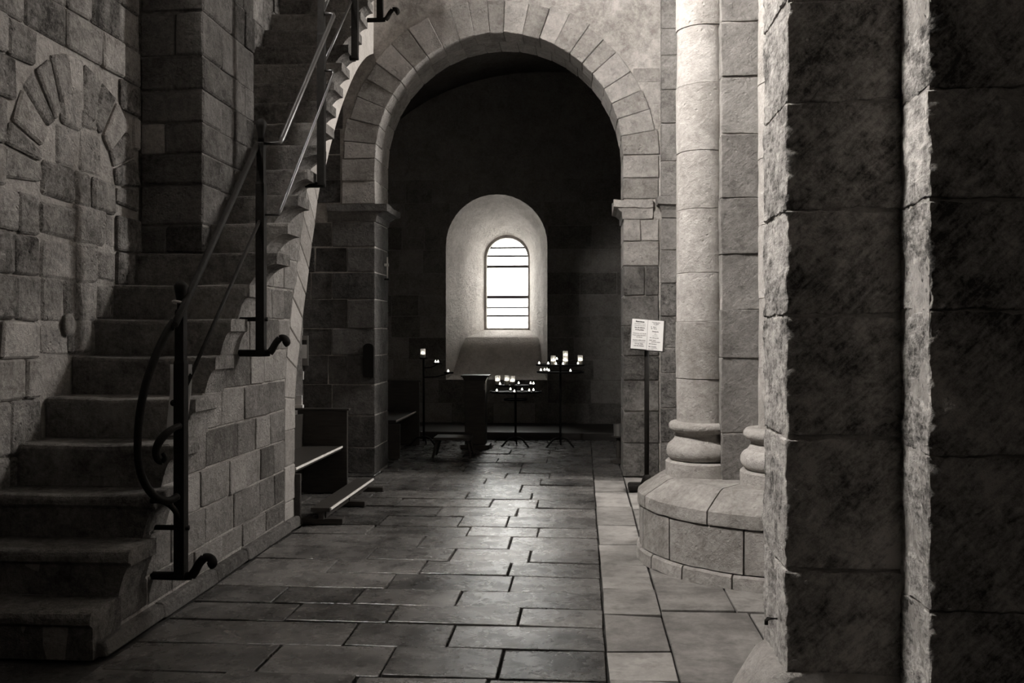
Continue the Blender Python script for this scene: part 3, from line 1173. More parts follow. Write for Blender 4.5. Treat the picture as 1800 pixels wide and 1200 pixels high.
posts = [(318, 492, 1014, 4.75), (459, 208, 622, 5.94), (565, -40, 326, 6.98), (624, -260, 103, 8.07), (668, -420, 36, 8.85)]
PX = []
for i, (px, ty, by, zc) in enumerate(posts):
    a, b = pt(px, by, zc), pt(px, ty, zc)
    b.x, b.y = a.x, a.y
    PX.append((a, b))
    w = 0.027
    bm = bmesh.new()
    tube(bm, [a, a.lerp(b, 0.72), a.lerp(b, 0.73), b - Vector((0, 0, 0.16)), b - Vector((0, 0, 0.15))], [w, w, w * 0.86, w * 0.82, w * 0.7], square=True)
    p = mesh_obj('post', bm, M['iron'], rail)
    bm = bmesh.new()
    tube(bm, [b - Vector((0, 0, 0.15)), b - Vector((0, 0, 0.12)), b - Vector((0, 0, 0.06)), b - Vector((0, 0, 0.03)), b - Vector((0, 0, 0.012)), b],
         [w * 0.7, w * 0.7, w * 1.1, w * 1.3, w * 0.9, 0.004], 10)
    mesh_obj('finial', bm, M['iron'], p, True)
    # lower bracket from the flank out past the post, ending in a hook
    bm = bmesh.new()
    wall = XF - 0.04
    e = a.copy()
    pts = [(wall, a.y, a.z + 0.006), (a.x + 0.03, a.y, a.z + 0.006), (a.x + 0.065, a.y, a.z + 0.02), (a.x + 0.095, a.y, a.z + 0.07), (a.x + 0.125, a.y, a.z + 0.10),
           (a.x + 0.155, a.y, a.z + 0.098), (a.x + 0.165, a.y, a.z + 0.075), (a.x + 0.15, a.y, a.z + 0.062)]
    if i == 2 or i == 3:
        pts = [(a.x - (0.12 if i == 2 else 0.045), a.y, a.z + 0.006), pts[1]]
    if i == 4:
        pts[0] = (a.x - 0.12, a.y, a.z + 0.006)
    rad = [0.022, 0.022, 0.024, 0.022, 0.022, 0.022, 0.026, 0.022][:len(pts)]
    if len(pts) > 2:
        pts, rad = smooth3(pts, rad)
    tube(bm, pts, rad, 8)
    mesh_obj('bracket', bm, M['iron'], rail, True)
    up = 0.25 if i == 0 else 0.22
    if i < 2:
        tube_obj('stay', [(wall, a.y, a.z + up), (a.x + 0.042, a.y, a.z + up)], 0.0135, M['iron'], rail)
# top rails
Z = EYE
r1a, r1b = pt(322, 540, 4.70), pt(452, 254, 5.94)
d = (r1b - r1a)
# lower end of the handrail sweeps down and curls in front of the first post
low_end = [pt(322, 540, 4.70), pt(304, 566, 4.62), pt(285, 600, 4.56), pt(268, 640, 4.50), pt(255, 680, 4.46), pt(246, 725, 4.44), pt(242, 775, 4.44), pt(244, 815, 4.46), pt(254, 848, 4.50),
           pt(272, 872, 4.56), pt(295, 880, 4.62), pt(312, 872, 4.68)]
hp1, hr1 = smooth3([r1b, r1a] + low_end[1:], [0.019] * 2 + [0.02] * 5 + [0.019] * 6)
tube_obj('handrail', hp1, hr1, M['iron'], rail)
# scroll inside the end curl
sc = [pt(316, 748, 4.72), pt(306, 752, 4.68), pt(292, 762, 4.64), pt(280, 776, 4.62), pt(274, 792, 4.62), pt(276, 806, 4.62), pt(284, 812, 4.63), pt(290, 804, 4.63), pt(286, 796, 4.63)]
sc, sr = smooth3(sc, [0.016, 0.016, 0.02, 0.022, 0.02, 0.016, 0.014, 0.012, 0.01])
tube_obj('scroll', sc, sr, M['iron'], rail)
sc = [pt(266, 880, 4.58), pt(280, 880, 4.62), pt(296, 886, 4.66), pt(308, 898, 4.7), pt(315, 918, 4.74)]
sc, sr = smooth3(sc, 0.014)
tube_obj('scroll', sc, sr, M['iron'], rail)
tube_obj('handrail', [PX[1][1] * 0 + pt(459, 252, 5.94), pt(492, 251, 5.94), pt(496, 243, 5.96), pt(586, 29, 6.98), pt(585, 24, 6.98), pt(565, 24, 6.98)], [0.014, 0.014, 0.018, 0.018, 0.014, 0.014], M['iron_worn'], rail)
tube_obj('handrail', [pt(567, 20, 6.98), pt(612, -93, 8.07), pt(668, -230, 9.0)], 0.018, M['iron_worn'], rail)
# mid rails
tube_obj('mid_rail', [pt(322, 690, 4.75), pt(458, 384, 5.94)], 0.0105, M['iron'], rail)
tube_obj('mid_rail', [pt(459, 378, 5.94), pt(490, 377, 5.94), pt(494, 368, 5.95), pt(586, 130, 6.98), pt(585, 124, 6.98), pt(565, 124, 6.98)], 0.0105, M['iron_worn'], rail)
tube_obj('mid_rail', [pt(568, 114, 6.98), pt(618, 2, 8.07), pt(668, -100, 9.0)], 0.0105, M['iron_worn'], rail)
# knob on the first post
bm = bmesh.new()
bmesh.ops.create_uvsphere(bm, u_segments=10, v_segments=8, radius=0.017)
bmesh.ops.translate(bm, verts=bm.verts, vec=pt(305, 708, 4.74))
mesh_obj('knob', bm, M['iron'], rail, True)
# rope round the top of the first post
bm = bmesh.new()
cpt = pt(318, 531, 4.75)
pts = [cpt + Vector((0.036 * math.cos(q * math.pi / 6), 0.036 * math.sin(q * math.pi / 6), 0.004 * math.sin(q))) for q in range(13)]
tube(bm, pts, 0.008, 6)
tag(mesh_obj('rope', bm, M['rope'], None, True), 'short pale rope tied round the first railing post', 'rope')
# sheet of paper hanging behind the first post
bm = bmesh.new()
g = []
for i in range(9):
    f = i / 8
    row = []
    for j in range(7):
        u = j / 6
        p = pt(294 + (1 - f) * 5 + 38 * u - 3 * f * u, 640 + 125 * f, 4.83)
        p.y += 0.02 * math.sin(u * 3.0) + 0.012 * math.sin(f * 5)
        row.append(bm.verts.new(p))
    g.append(row)
for i in range(8):
    for j in range(6):
        bm.faces.new((g[i][j], g[i][j + 1], g[i + 1][j + 1], g[i + 1][j]))
o = mesh_obj('paper_sheet', bm, M['paper'], None, True)
o.modifiers.new('thickness', 'SOLIDIFY').thickness = 0.0012
tag(o, 'white curled sheet of paper hanging behind the first railing post', 'paper')

# ------------------------------------------------------------------ clustered pier on its round plinth
cp = thing('clustered_pier', 'clustered stone pier of round columns on a big round plinth', 'pier', (1.25, 6.2, 0))
CX, CY = 1.25, 6.2
D = math.radians


def plinth_course(name, prof, cuts, amp):
    for a0, a1 in zip(cuts[:-1], cuts[1:]):
        g = 0.35
        sector(name, CX, CY, prof, D(a0 + g), D(a1 - g), max(4, int((a1 - a0) / 4)), M['plinth'], cp, amp, smooth=False)


sector('plinth_core', CX, CY, [(0.2, 0), (0.855, 0), (0.855, 0.42), (0.68, 0.52), (0.2, 0.52)], 0, 2 * math.pi, 48, M['mortar_dark'], cp)
plinth_course('plinth_stone', [(0.6, 0.0), (0.903, 0.0), (0.900, 0.07), (0.89, 0.082), (0.6, 0.082)], [130, 165, 188, 203, 222, 243, 262, 285, 320], 0.006)
plinth_course('plinth_stone', [(0.6, 0.09), (0.882, 0.09), (0.882, 0.335), (0.875, 0.342), (0.6, 0.342)], [125, 160, 190, 214, 247, 275, 310], 0.006)
plinth_course('plinth_cap', [(0.3, 0.349), (0.89, 0.349), (0.892, 0.36), (0.892, 0.425), (0.875, 0.438), (0.74, 0.525), (0.70, 0.537), (0.3, 0.537)], [110, 150, 195, 233, 268, 320], 0.006)


def column(name, cx, cy, rs, rd, zs, seg=40):
    """attached round column: base mouldings and shaft drums"""
    col = bpy.data.objects.new(name, None)
    C.objects.link(col)
    col.parent = cp
    col.matrix_parent_inverse = parent_inv(cp)
    col.location = (cx, cy, 0.53)
    z0 = 0.53
    k = rd / 0.25
    sector('base_disc', cx, cy, [(0.01, z0), (rd, z0), (rd, z0 + 0.088), (rd - 0.012, z0 + 0.10), (0.01, z0 + 0.10)], 0, 2 * math.pi, seg, M['column'], col, 0.003)
    t = [(0.01, 0.625)]
    for i in range(11):
        a = -math.pi / 2 + math.pi * i / 10
        t.append((rd - 0.058 + 0.055 * math.cos(a), 0.690 + 0.062 * math.sin(a)))
    t += [(0.01, 0.752)]
    sector('torus', cx, cy, t, 0, 2 * math.pi, seg, M['column'], col, 0.004)
    sector('scotia', cx, cy, [(0.01, 0.745), (rd - 0.04, 0.745), (rd - 0.055, 0.765), (rd - 0.066, 0.79), (rd - 0.058, 0.815), (0.01, 0.815)], 0, 2 * math.pi, seg, M['column'], col, 0.003)
    t = [(0.01, 0.808)]
    for i in range(9):
        a = -math.pi / 2 + math.pi * i / 8
        t.append((rd - 0.062 + 0.042 * math.cos(a), 0.845 + 0.036 * math.sin(a)))
    t += [(0.01, 0.881)]
    sector('torus', cx, cy, t, 0, 2 * math.pi, seg, M['column'], col, 0.004)
    for a, b in zip(zs[:-1], zs[1:]):
        r = rs + R.uniform(-0.003, 0.003)
        prof = [(0.02, a), (r - 0.003, a + 0.0005), (r, a + 0.003)]
        nn = max(3, int((b - a) / 0.06))
        for i in range(1, nn):
            prof.append((r, a + 0.007 + (b - a - 0.014) * i / nn))
        prof += [(r, b - 0.003), (r - 0.003, b - 0.0005), (0.02, b)]
        sector('drum', cx, cy, prof, 0, 2 * math.pi, seg, M['column'], col, 0.005)
    return col


column('column', 0.790, 6.22, 0.180, 0.25, [0.875, 1.16, 1.53, 1.84, 2.25, 2.62, 3.05, 3.42, 3.86, 4.25, 4.7, 5.2, 6.0, 8.9])
column('column', 1.235, 5.78, 0.175, 0.285, [0.875, 1.24, 1.66, 2.1, 2.5, 2.95, 3.4, 3.8, 4.3, 4.8, 5.4, 6.2, 8.9])
box_obj('core', 0.868, 1.75, 5.969, 6.9, 0.5, 8.9, M['mortar'], cp)
zz = [0.53, 0.83, 1.30, 1.60, 1.95, 2.30, 2.70, 3.06, 3.40, 3.75, 4.1, 4.5, 4.9]
for z0, z1 in zip(zz[:-1], zz[1:]):
    d = R.uniform(0, 0.008)
    e = R.uniform(0, 0.006)
    hexa('stone', [(0.866 - e, 5.965 - d, z0 + .002), (1.16, 5.965 - d, z0 + .002), (1.16, 5.965 - d, z1 - .002), (0.866 - e, 5.965 - d, z1 - .002)],
         [(0.866 - e, 6.35, z0 + .002), (1.16, 6.35, z0 + .002), (1.16, 6.35, z1 - .002), (0.866 - e, 6.35, z1 - .002)], M['pilaster'], cp, bev=0.004, sub=7, amp=0.004, freq=9)
box_obj('core', 1.16, 1.9, 5.85, 6.7, 0.53, 8.9, M['mortar'], cp)

# ------------------------------------------------------------------ near stepped pier at the right edge
npier = thing('near_pier', 'near stepped pier of rough tooled stone blocks at the right edge', 'pier', (1.4, 3.3, 0))
X1, Y1, X2, Y2 = 0.690, 3.262, 1.066, 3.0
box_obj('core', X1 + 0.007, 2.6, Y1 + 0.007, 3.64, 0.0, 8.9, M['mortar'], npier)
box_obj('core', X2 + 0.007, 2.6, Y2 + 0.007, Y1 + 0.03, 0.0, 8.9, M['mortar'], npier)
zj = [0.28]
for py in (1000, 770, 555, 370, 180, 0):
    zj.append(EYE + (584 - py) * 3.2 / 1650)
zj[1:1] = []
zj += [2.96, 3.35]
for z0, z1 in zip(zj[:-1], zj[1:]):
    g = 0.004
    a, b = z0 + g, z1 - g
    hexa('stone', [(X1, Y1, a), (X2 + 0.03, Y1, a), (X2 + 0.03, Y1, b), (X1, Y1, b)], [(X1, 3.655, a), (X2 + 0.03, 3.655, a), (X2 + 0.03, 3.655, b), (X1, 3.655, b)],
         M['near'], npier, bev=0.004, jit=0.004, sub=28, amp=0.009, freq=7)
zj2 = [0.0, 0.36]
for py in (1075, 800, 545, 350, 155, -50):
    zj2.append(EYE + (584 - py) * 2.92 / 1650)
zj2 = [0.0] + zj2[2:] + [2.95, 3.3]
for z0, z1 in zip(zj2[:-1], zj2[1:]):
    g = 0.004
    a, b = z0 + g, z1 - g
    xs = [X2, X2 + R.uniform(0.42, 0.6), 2.2]
    for p, q in zip(xs[:-1], xs[1:]):
        hexa('stone', [(p + .004, Y2, a), (q - .004, Y2, a), (q - .004, Y2, b), (p + .004, Y2, b)], [(p + .004, Y1 + 0.01, a), (q - .004, Y1 + 0.01, a), (q - .004, Y1 + 0.01, b), (p + .004, Y1 + 0.01, b)],
             M['near'], npier, bev=0.004, jit=0.004, sub=28, amp=0.009, freq=7)
# spreading base stone
bm = bmesh.new()
ringsb = []
for z, o in ((0.0, 0.15), (0.10, 0.148), (0.17, 0.12), (0.24, 0.075), (0.285, 0.045), (0.30, 0.02)):
    ringsb.append([bm.verts.new(v) for v in ((X1 - o, Y1 - o * 0.25, z), (X2, Y1 - o * 0.25, z), (X2, 3.66, z), (X1 + 0.02, 3.66 + o * 0.2, z), (X1 - o, 3.58, z))])
for q, w in zip(ringsb[:-1], ringsb[1:]):
    for j in range(5):
        bm.faces.new((q[j], q[(j + 1) % 5], w[(j + 1) % 5], w[j]))
bm.faces.new(ringsb[0][::-1])
bm.faces.new(ringsb[-1])
bmesh.ops.subdivide_edges(bm, edges=[e for e in bm.edges if e.calc_length() > 0.09], cuts=4, use_grid_fill=True)
for v in bm.verts:
    v.co += noise.noise_vector(v.co * 8) * 0.008 + noise.noise_vector(v.co * 24) * 0.004
    v.co.z = max(v.co.z, 0.0)
mesh_obj('base_stone', bm, M['near_base'], npier, True)
# little iron hook in the side of the pier
bm = bmesh.new()
hp_ = Vector((X1, 3.42, 0.435))
tube(bm, [hp_ + Vector((0.02, 0, 0)), hp_ + Vector((-0.03, 0, 0)), hp_ + Vector((-0.036, 0.0, -0.008)), hp_ + Vector((-0.036, 0, -0.022))], 0.007, 8)
mesh_obj('hook', bm, M['iron'], npier, True)

# ------------------------------------------------------------------ enclosing nave
structure(box_obj('wall_right', 5.0, 5.3, -4.2, 16, -0.05, 9.0, M['nave']), 'right wall of the nave')
structure(box_obj('wall_back', -7, 5.3, -4.4, -4.1, -0.05, 9.0, M['nave']), 'back wall of the nave behind the viewpoint')
structure(box_obj('ceiling_2', -7, 5.3, -4.4, YB, 9.0, 9.3, M['nave']), 'high ceiling of the nave')

# ------------------------------------------------------------------ pew, kneeler and boards left of the arch
pew = thing('pew', 'dark wooden pew with pale seat edge painted as a highlight left of the arch', 'pew', (-2.4, 7.6, 0))


def make_pew(root, x, y0, y1, seat_z, back_z, depth, wood):
    box_obj('seat', x - depth, x - 0.012, y0, y1, seat_z - 0.035, seat_z, wood, root, 0.004)
    ym = y0 + (y1 - y0) * 0.56
    for a, b in ((y0, ym - 0.004), (ym + 0.004, y1)):
        box_obj('seat_edge_highlight', x - 0.012, x, a, b, seat_z - 0.016, seat_z + 0.001, M['edge_highlight'], root, 0.002)
    box_obj('backrest', x - depth - 0.04, x - depth, y0, y1, 0.12, back_z - 0.05, wood, root, 0.004)
    for y in (y0 - 0.035, y1):
        e = box_obj('end_panel', x - depth - 0.06, x + 0.04, y, y + 0.035, 0.0, back_z - 0.02 if y > y0 else seat_z - 0.04, wood, root, 0.006)
        if y > y0:
            box_obj('end_cap', x - depth - 0.08, x + 0.06, y - 0.012, y + 0.05, back_z - 0.018, back_z, wood, e, 0.005)


make_pew(pew, -2.17, 6.98, 8.36, 0.43, 0.77, 0.36, M['wood'])
kn = thing('kneeler', 'low dark kneeling bench with pale edge painted as a highlight and broad feet', 'kneeler', (-1.95, 7.7, 0))
box_obj('board', -2.06, -1.912, 6.98, 8.43, 0.100, 0.13, M['wood'], kn, 0.004)
box_obj('board_edge_highlight', -1.912, -1.900, 6.98, 8.43, 0.114, 0.131, M['edge_highlight'], kn, 0.002)
box_obj('stretcher', -2.0, -1.96, 6.98, 8.43, 0.04, 0.10, M['wood'], kn, 0.003)
for y in (7.05, 7.78, 8.50):
    box_obj('foot', -2.36 if y < 7.2 else -2.2, -1.82, y - 0.05, y + 0.03, 0.0, 0.045, M['wood'], kn, 0.006)
    if y < 8.45:
        box_obj('post', -2.01, -1.95, y - 0.03, y + 0.02, 0.045, 0.10, M['wood'], kn, 0.003)
# leaflets on the pew's end
bm = bmesh.new()
add_box(bm, -2.62, -2.54, 8.36, 8.40, 0.772, 0.80, 0.002)
add_box(bm, -2.61, -2.55, 8.37, 8.385, 0.80, 0.885, 0.002)
tag(mesh_obj('leaflet_holder', bm, M['paper']), 'small white leaflet holder standing on the end of the dark pew', 'leaflet')
# framed notice on the wall behind
nf = thing('framed_notice', 'framed white notice on the dark wall just beyond the stair flank', 'notice', (-2.95, YW - 0.02, 1.27))
xn0, xn1 = -3.06, -2.838
box_obj('frame', xn0, xn1, YW - 0.03, YW - 0.001, 1.115, 1.425, M['cup'], nf, 0.003)
box_obj('sheet', xn0 + 0.012, xn1 - 0.012, YW - 0.033, YW - 0.029, 1.19, 1.33, M['paper'], nf)
box_obj('header', xn0 + 0.012, xn1 - 0.012, YW - 0.033, YW - 0.029, 1.335, 1.38, M['ink'], nf)
nf2 = box_obj('small_card', -3.05, -2.885, YW - 0.03, YW - 0.012, 0.97, 1.055, M['paper'], None, 0.002)
tag(nf2, 'small pale card below the framed notice beyond the stair flank', 'card')
# dark box added in place of a recessed slot in the left pier
bm = bmesh.new()
pr_ = [(-0.055, -0.17), (0.055, -0.17)] + [(0.055 * math.cos(math.pi * i / 10), 0.13 + 0.045 * math.sin(math.pi * i / 10)) for i in range(11)]
a = [bm.verts.new((-2.20 + x, YW - 0.05, 1.17 + z)) for x, z in pr_]
b = [bm.verts.new((-2.20 + x, YW + 0.01, 1.17 + z)) for x, z in pr_]
bm.faces.new(a)
bm.faces.new(b[::-1])
for i in range(len(a)):
    bm.faces.new((a[i], a[(i + 1) % len(a)], b[(i + 1) % len(a)], b[i]))
tag(mesh_obj('slot_stand_in', bm, M['iron']), 'dark round-topped box standing in for a slot in the left foot of the arch', 'box')
# slim white taper on the inner face of the left jamb
tp = thing('wall_taper', 'slim white taper fixed upright inside the left jamb of the arch', 'taper', (-2.10, 9.99, 2.04))
tube_obj('candle', [(-2.105, 9.99, 2.04), (-2.105, 9.99, 2.27)], 0.008, M['wax'], tp)
box_obj('holder', -2.137, -2.09, 9.975, 10.005, 2.17, 2.20, M['paper'], tp, 0.004)
box_obj('bracket', -2.137, -2.085, 9.98, 10.0, 2.02, 2.04, M['iron'], tp, 0.003)

# ------------------------------------------------------------------ notice stand right of the arch
ns = thing('notice_stand', 'two-page white notice on a slim black stand before the right pier', 'sign', (0.585, 8.75, 0))
SX, SY = 0.585, 8.72
tube_obj('pole', [(SX, SY, 0.05), (SX, SY, 1.45)], 0.023, M['iron'], ns, 10)
box_obj('base', SX - 0.17, SX + 0.14, SY - 0.10, SY + 0.14, 0.0, 0.06, M['iron'], ns, 0.02)
tube_obj('collar', [(SX, SY, 0.06), (SX, SY, 0.13), (SX, SY, 0.15)], [0.06, 0.035, 0.024], M['iron'], ns, 12)
brd = bpy.data.objects.new('board', None)
C.objects.link(brd)
brd.parent = ns
brd.matrix_parent_inverse = parent_inv(ns)
brd.location = (SX + 0.002, SY - 0.045, 1.437)
brd.rotation_euler = (math.radians(-14), math.radians(4.6), math.radians(2))


def local(o, parent, loc=(0, 0, 0)):
    o.parent = parent
    o.location = loc
    return o


bm = bmesh.new()
add_box(bm, -0.15, 0.165, 0.004, 0.028, -0.146, 0.148, 0.003)
local(mesh_obj('backboard', bm, M['wood']), brd)
bm = bmesh.new()
add_box(bm, -0.145, -0.001, 0.0, 0.005, -0.14, 0.142)
local(mesh_obj('page', bm, M['paper']), brd)
bm = bmesh.new()
add_box(bm, 0.001, 0.145, -0.002, 0.005, -0.143, 0.141)
local(mesh_obj('page', bm, M['paper']), brd)


def text(s, x, z, size, align='CENTER', bold=0.0):
    c = bpy.data.curves.new('lettering', 'FONT')
    c.body = s
    c.size = size
    c.align_x = align
    c.align_y = 'CENTER'
    c.offset = bold
    c.resolution_u = 2
    c.materials.append(M['ink'])
    tmp = bpy.data.objects.new('lettering', c)
    me = bpy.data.meshes.new_from_object(tmp)
    bpy.data.objects.remove(tmp)
    o = bpy.data.objects.new('lettering', me)
    C.objects.link(o)
    o.parent = brd
    o.location = (x, -0.0035, z)
    o.rotation_euler = (math.pi / 2, 0, 0)


for s_, z_, sz, bo in (("Bienvenue", 0.118, 0.019, 0.0006), ("dans l'église romane", 0.098, 0.0125, 0), ("consacrée à la prière", 0.081, 0.0125, 0), ("lieu de silence", 0.061, 0.0165, 0.0004),
                       ("et de prière", 0.040, 0.0165, 0.0004), ("Welcome to our church", 0.006, 0.0125, 0.0002), ("Please respect the peace", -0.011, 0.0125, 0.0002), ("and silence", -0.028, 0.0125, 0.0002),
                       ("Herzlich willkommen", -0.058, 0.0135, 0.0002), ("in dieser romanischen", -0.075, 0.012, 0), ("Ort der Stille", -0.092, 0.0145, 0.0003), ("und des Gebets", -0.110, 0.0145, 0.0003)):
    text(s_, -0.073, z_, sz, 'CENTER', bo)
for s_, x_, z_, sz, al, bo in (("Vous êtes dans", 0.075, 0.120, 0.0125, 'CENTER', 0.0003), ("une église", 0.075, 0.107, 0.0125, 'CENTER', 0.0003), ("à visiter", 0.075, 0.094, 0.008, 'CENTER', 0),
                               ("8h   Messe", 0.028, 0.076, 0.0115, 'LEFT', 0.0002), ("18h  Vêpres", 0.028, 0.060, 0.0115, 'LEFT', 0.0002), ("Dimanche", 0.072, 0.034, 0.0145, 'CENTER', 0.0004), ("10h", 0.072, 0.018, 0.010, 'CENTER', 0.0),
                               ("Messe", 0.076, 0.006, 0.010, 'CENTER', 0.0), ("(en français)", 0.07, -0.007, 0.009, 'CENTER', 0.0), ("14h  Visite guidée", 0.022, -0.026, 0.0115, 'LEFT', 0.0002),
                               ("16h30  Visite", 0.018, -0.050, 0.0115, 'LEFT', 0.0003), ("pour les groupes", 0.042, -0.064, 0.0115, 'LEFT', 0.0004), ("18h  Fermeture", 0.016, -0.084, 0.0115, 'LEFT', 0.0003),
                               ("Été  Concerts", 0.016, -0.110, 0.0125, 'LEFT', 0.0004), ("entrée libre", 0.045, -0.123, 0.0105, 'LEFT', 0.0), ("20h  Orgue", 0.014, -0.134, 0.0105, 'LEFT', 0.0)):
    text(s_, x_, z_, sz, al, bo)

# ------------------------------------------------------------------ chapel furniture
lec = thing('lectern', 'dark wooden lectern with moulded top before the window recess', 'lectern', (-1.28, 11.7, 0))
LX, LY = -1.345, 11.75
box_obj('top', LX - 0.175, LX + 0.175, LY - 0.15, LY + 0.15, 0.905, 0.925, M['wood'], lec, 0.004)
bm = bmesh.new()
for z0, o in ((0.885, 0.155), (0.868, 0.145), (0.852, 0.135)):
    add_box(bm, LX - o, LX + o, LY - o * 0.85, LY + o * 0.85, z0, z0 + 0.022, 0.004)
mesh_obj('cornice', bm, M['wood'], lec)
box_obj('body', LX - 0.13, LX + 0.13, LY - 0.11, LY + 0.11, 0.06, 0.855, M['wood'], lec, 0.006)
box_obj('foot_board', LX - 0.18, LX + 0.18, LY - 0.16, LY + 0.16, 0.0, 0.06, M['wood'], lec, 0.01)
box_obj('hinge', LX + 0.115, LX + 0.133, LY - 0.12, LY - 0.108, 0.74, 0.82, M['cup'], lec, 0.002)

bn = thing('stool', 'low dark stool with splayed legs on the lit chapel paving', 'stool', (-1.55, 10.9, 0))
bx0, bx1, by0, by1 = -1.72, -1.33, 10.85, 11.15
box_obj('seat', bx0 - 0.02, bx1 + 0.02, by0 - 0.02, by1 + 0.02, 0.20, 0.235, M['wood'], bn, 0.006)
for x, sx in ((bx0, -1), (bx1, 1)):
    for y, sy in ((by0, -1), (by1, 1)):
        tube_obj('leg', [(x + sx * 0.03, y + sy * 0.0, 0.0), (x - sx * 0.02, y - sy * 0.02 + 0.02, 0.21)], [0.016, 0.02], M['wood'], bn, 6)

pw2 = thing('chapel_pew', 'dark chapel pew inside the left of the arch', 'pew', (-2.35, 11.1, 0))
make_pew(pw2, -2.15, 10.75, 12.0, 0.44, 0.84, 0.5, M['wood'])


# candle stands
def stand(label, x, y, tiers, group=None):
    t = thing('candle_stand', label, 'candle stand', (x, y, 0))
    zt = max(z for z, r, dx in tiers)
    tube_obj('pole', [(x, y, 0.06), (x, y, zt)], 0.014, M['iron'], t, 8)
    for k in range(3):
        a = D(90 + 120 * k)
        tube_obj('leg', [(x, y, 0.12), (x + 0.1 * math.cos(a), y + 0.1 * math.sin(a), 0.10), (x + 0.2 * math.cos(a), y + 0.2 * math.sin(a), 0.0)], [0.013, 0.012, 0.012], M['iron'], t, 6)
    for z, r, dx in tiers:
        sector('tray', x + dx, y, [(0.004, z - 0.012), (r, z - 0.012), (r + 0.004, z + 0.008), (r - 0.003, z + 0.008), (r - 0.006, z - 0.004), (0.004, z - 0.004)], 0, 2 * math.pi, 28, M['iron'], t)
        if abs(dx) > 0.02:
            tube_obj('arm', [(x, y, z - 0.06), (x + dx * 0.5, y, z - 0.055), (x + dx, y, z - 0.012)], 0.008, M['iron'], t, 6)
    return t


def cy_x(px, zc):
    return ((px - 900) / 1650 * math.cos(YAW) - math.sin(YAW)) * zc


ZC = 12.0
xc_c, xc_r, xc_l = cy_x(906, ZC), cy_x(985, ZC), cy_x(742, ZC)
stand('three-tier black iron candle stand below the window', xc_c, 12.0, [(0.70, 0.33, 0.0), (0.785, 0.26, 0.0), (0.60, 0.15, 0.0)])
stand('tall black iron candle stand right of the window recess', xc_r, 12.0, [(0.955, 0.30, 0.0), (1.045, 0.31, 0.0), (1.10, 0.13, 0.02)])
stand('black iron candle stand with side arms left of the window recess', xc_l, 12.0, [(1.125, 0.05, 0.0), (1.06, 0.06, cy_x(767, ZC) - xc_l), (0.94, 0.06, cy_x(787, ZC) - xc_l)])

protos = {}


def light_candle(kind, x, y, z, label, group):
    """tea light or candle in a glass; copies of one built original"""
    if kind not in protos:
        name = 'tea_light' if kind == 'tea' else 'glass_candle'
        o = thing(name, label, 'candle', (x, y, z), group)
        if kind == 'tea':
            parts = [('cup', [(0.002, 0.0), (0.019, 0.0), (0.021, 0.016), (0.0195, 0.016), (0.018, 0.012), (0.002, 0.012)], M['cup']),
                     ('flame', [(0.001, 0.012), (0.009, 0.014), (0.012, 0.020), (0.009, 0.029), (0.005, 0.037), (0.001, 0.045)], M['flame'])]
        else:
            parts = [('wax', [(0.002, 0.002), (0.028, 0.002), (0.028, 0.055), (0.002, 0.055)], M['wax']),
                     ('flame', [(0.001, 0.055), (0.008, 0.058), (0.010, 0.066), (0.007, 0.078), (0.003, 0.09), (0.001, 0.094)], M['jar_flame']),
                     ('glass', [(0.002, 0.0), (0.031, 0.0), (0.031, 0.125), (0.0295, 0.125), (0.0295, 0.0015), (0.002, 0.0015)], M['jar'])]
        for nm, prof_, m in parts:
            bm = bmesh.new()
            cols = []
            n = 14
            for i in range(n):
                a = 2 * math.pi * i / n
                cols.append([bm.verts.new((r * math.cos(a), r * math.sin(a), zz_)) for r, zz_ in prof_])
            for i in range(n):
                q, w = cols[i], cols[(i + 1) % n]
                for j in range(len(prof_)):
                    jj = (j + 1) % len(prof_)
                    bm.faces.new((q[j], w[j], w[jj], q[jj]))
            c = mesh_obj(nm, bm, m, None, True)
            c.parent = o
        protos[kind] = o
        return o
    src = protos[kind]
    o = src.copy()
    C.objects.link(o)
    o.location = (x, y, z)
    tag(o, label, 'candle', group)
    for ch in list(src.children):
        c = ch.copy()
        c.parent = o
        C.objects.link(c)
    return o


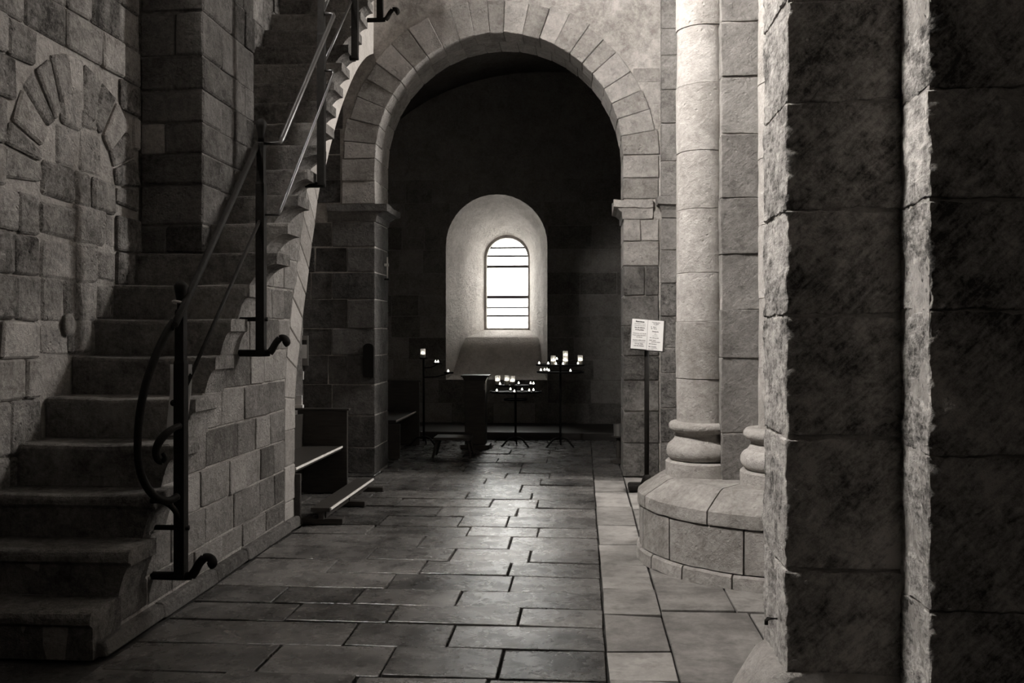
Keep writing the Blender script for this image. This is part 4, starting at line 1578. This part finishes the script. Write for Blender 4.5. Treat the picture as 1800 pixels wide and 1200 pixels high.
G1, G2, G3 = 'candles on the stand below the window', 'candles on the right candle stand', 'candles on the left candle stand'
cand = [
    # kind, pixel x, tray height, depth offset, label, group
    ('jar', 875, 0.785, 0.02, 'left of the two tall glass candles standing upright below the recess', G1),
    ('jar', 891, 0.785, 0.06, 'right of the two tall glass candles standing upright below the recess', G1),
    ('jar', 901, 0.785, -0.16, 'glass candle with dark middle, nearest on the stand below the recess', G1),
    ('tea', 879, 0.785, -0.13, 'small flame at the left rim of the upper tray below the recess', G1),
    ('tea', 873.5, 0.70, -0.10, 'lowest left small flame on the stand below the recess', G1),
    ('tea', 897.5, 0.70, 0.18, 'small flame just under the third glass candle', G1),
    ('tea', 904.5, 0.70, -0.26, 'lowest central small flame on the stand below the recess', G1),
    ('tea', 912, 0.785, 0.10, 'bright single flame right of the three glass candles', G1),
    ('tea', 918, 0.70, 0.12, 'flame one step below and right of the single bright flame', G1),
    ('tea', 930.5, 0.70, -0.05, 'left of the low pair of flames at the stand\'s right rim', G1),
    ('tea', 938, 0.70, 0.04, 'right of the low pair of flames at the stand\'s right rim', G1),
    ('tea', 933, 0.785, 0.06, 'left flame of the small pair high at the right rim below the recess', G1),
    ('tea', 938, 0.785, 0.0, 'right flame of the small pair high at the right rim below the recess', G1),
    ('tea', 948, 1.045, 0.02, 'upper left-end flame of the right stand, before the recess edge', G2),
    ('tea', 964, 1.045, -0.10, 'tiny flame on the upper tray right at the recess edge', G2),
    ('tea', 951, 0.955, 0.03, 'lower left-end flame of the right stand', G2),
    ('tea', 957.5, 0.955, 0.14, 'faint flame second from the left on the lower tray of the right stand', G2),
    ('tea', 962, 0.955, 0.20, 'taller flame third along the lower tray of the right stand', G2),
    ('tea', 965, 0.955, -0.05, 'flame beside the recess edge at front of the lower tray', G2),
    ('jar', 973, 1.045, -0.20, 'leftmost glass candle on the right stand', G2),
    ('tea', 977.5, 1.045, -0.24, 'flame touching the leftmost glass candle of the right stand', G2),
    ('tea', 979, 1.10, 0.02, 'faint flame at the left of the small top tray', G2),
    ('jar', 994, 1.10, 0.03, 'glass candle standing on the small top tray of the right stand', G2),
    ('jar', 994, 1.045, -0.15, 'glass candle right below the one on the small top tray', G2),
    ('tea', 990, 1.045, -0.22, 'small flame left beside the middle glass candle of the right stand', G2),
    ('jar', 1020, 1.045, 0.0, 'rightmost glass candle on the right stand', G2),
    ('tea', 1016, 1.045, -0.10, 'small flame in front of the rightmost glass candle', G2),
    ('tea', 1003, 0.955, -0.15, 'single low flame at right under the right stand\'s glass candles', G2),
    ('jar', 742, 1.125, 0.0, 'lone glass candle on the left stand beside the dark wall', G3),
    ('tea', 764.5, 1.06, -0.01, 'left of the two touching flames on the left stand\'s arm', G3),
    ('tea', 769, 1.06, 0.01, 'right of the two touching flames on the left stand\'s arm', G3),
    ('tea', 787, 0.94, 0.0, 'single flame on the low arm at the recess\'s left edge', G3),
]
for kind, px, zt, dy, lab, grp in cand:
    y = 12.0 + dy
    zc = y * math.cos(YAW) + 0.09
    pre = ('tea light, ' if kind == 'tea' else '') + lab
    lab = pre if len(pre.replace(',', '').split()) <= 15 else lab
    light_candle(kind, cy_x(px, zc), y, zt - 0.003, lab, grp)
# lidded pail in the dark at the right of the chapel
pl = thing('watering_can', 'dim small can in the shadow inside the right jamb', 'can', (0.40, 10.6, 0))
sector('body', 0.40, 10.6, [(0.004, 0.30), (0.055, 0.30), (0.062, 0.43), (0.058, 0.43), (0.05, 0.31), (0.004, 0.31)], 0, 2 * math.pi, 20, M['cup'], pl)
tube_obj('handle', [(0.458, 10.6, 0.41), (0.49, 10.6, 0.42), (0.505, 10.6, 0.39), (0.49, 10.6, 0.345), (0.455, 10.6, 0.33)], 0.006, M['cup'], pl, 6)
sector('stand', 0.40, 10.6, [(0.004, 0.0), (0.10, 0.0), (0.10, 0.03), (0.03, 0.05), (0.03, 0.27), (0.08, 0.285), (0.08, 0.30), (0.004, 0.30)], 0, 2 * math.pi, 20, M['wood'], pl)
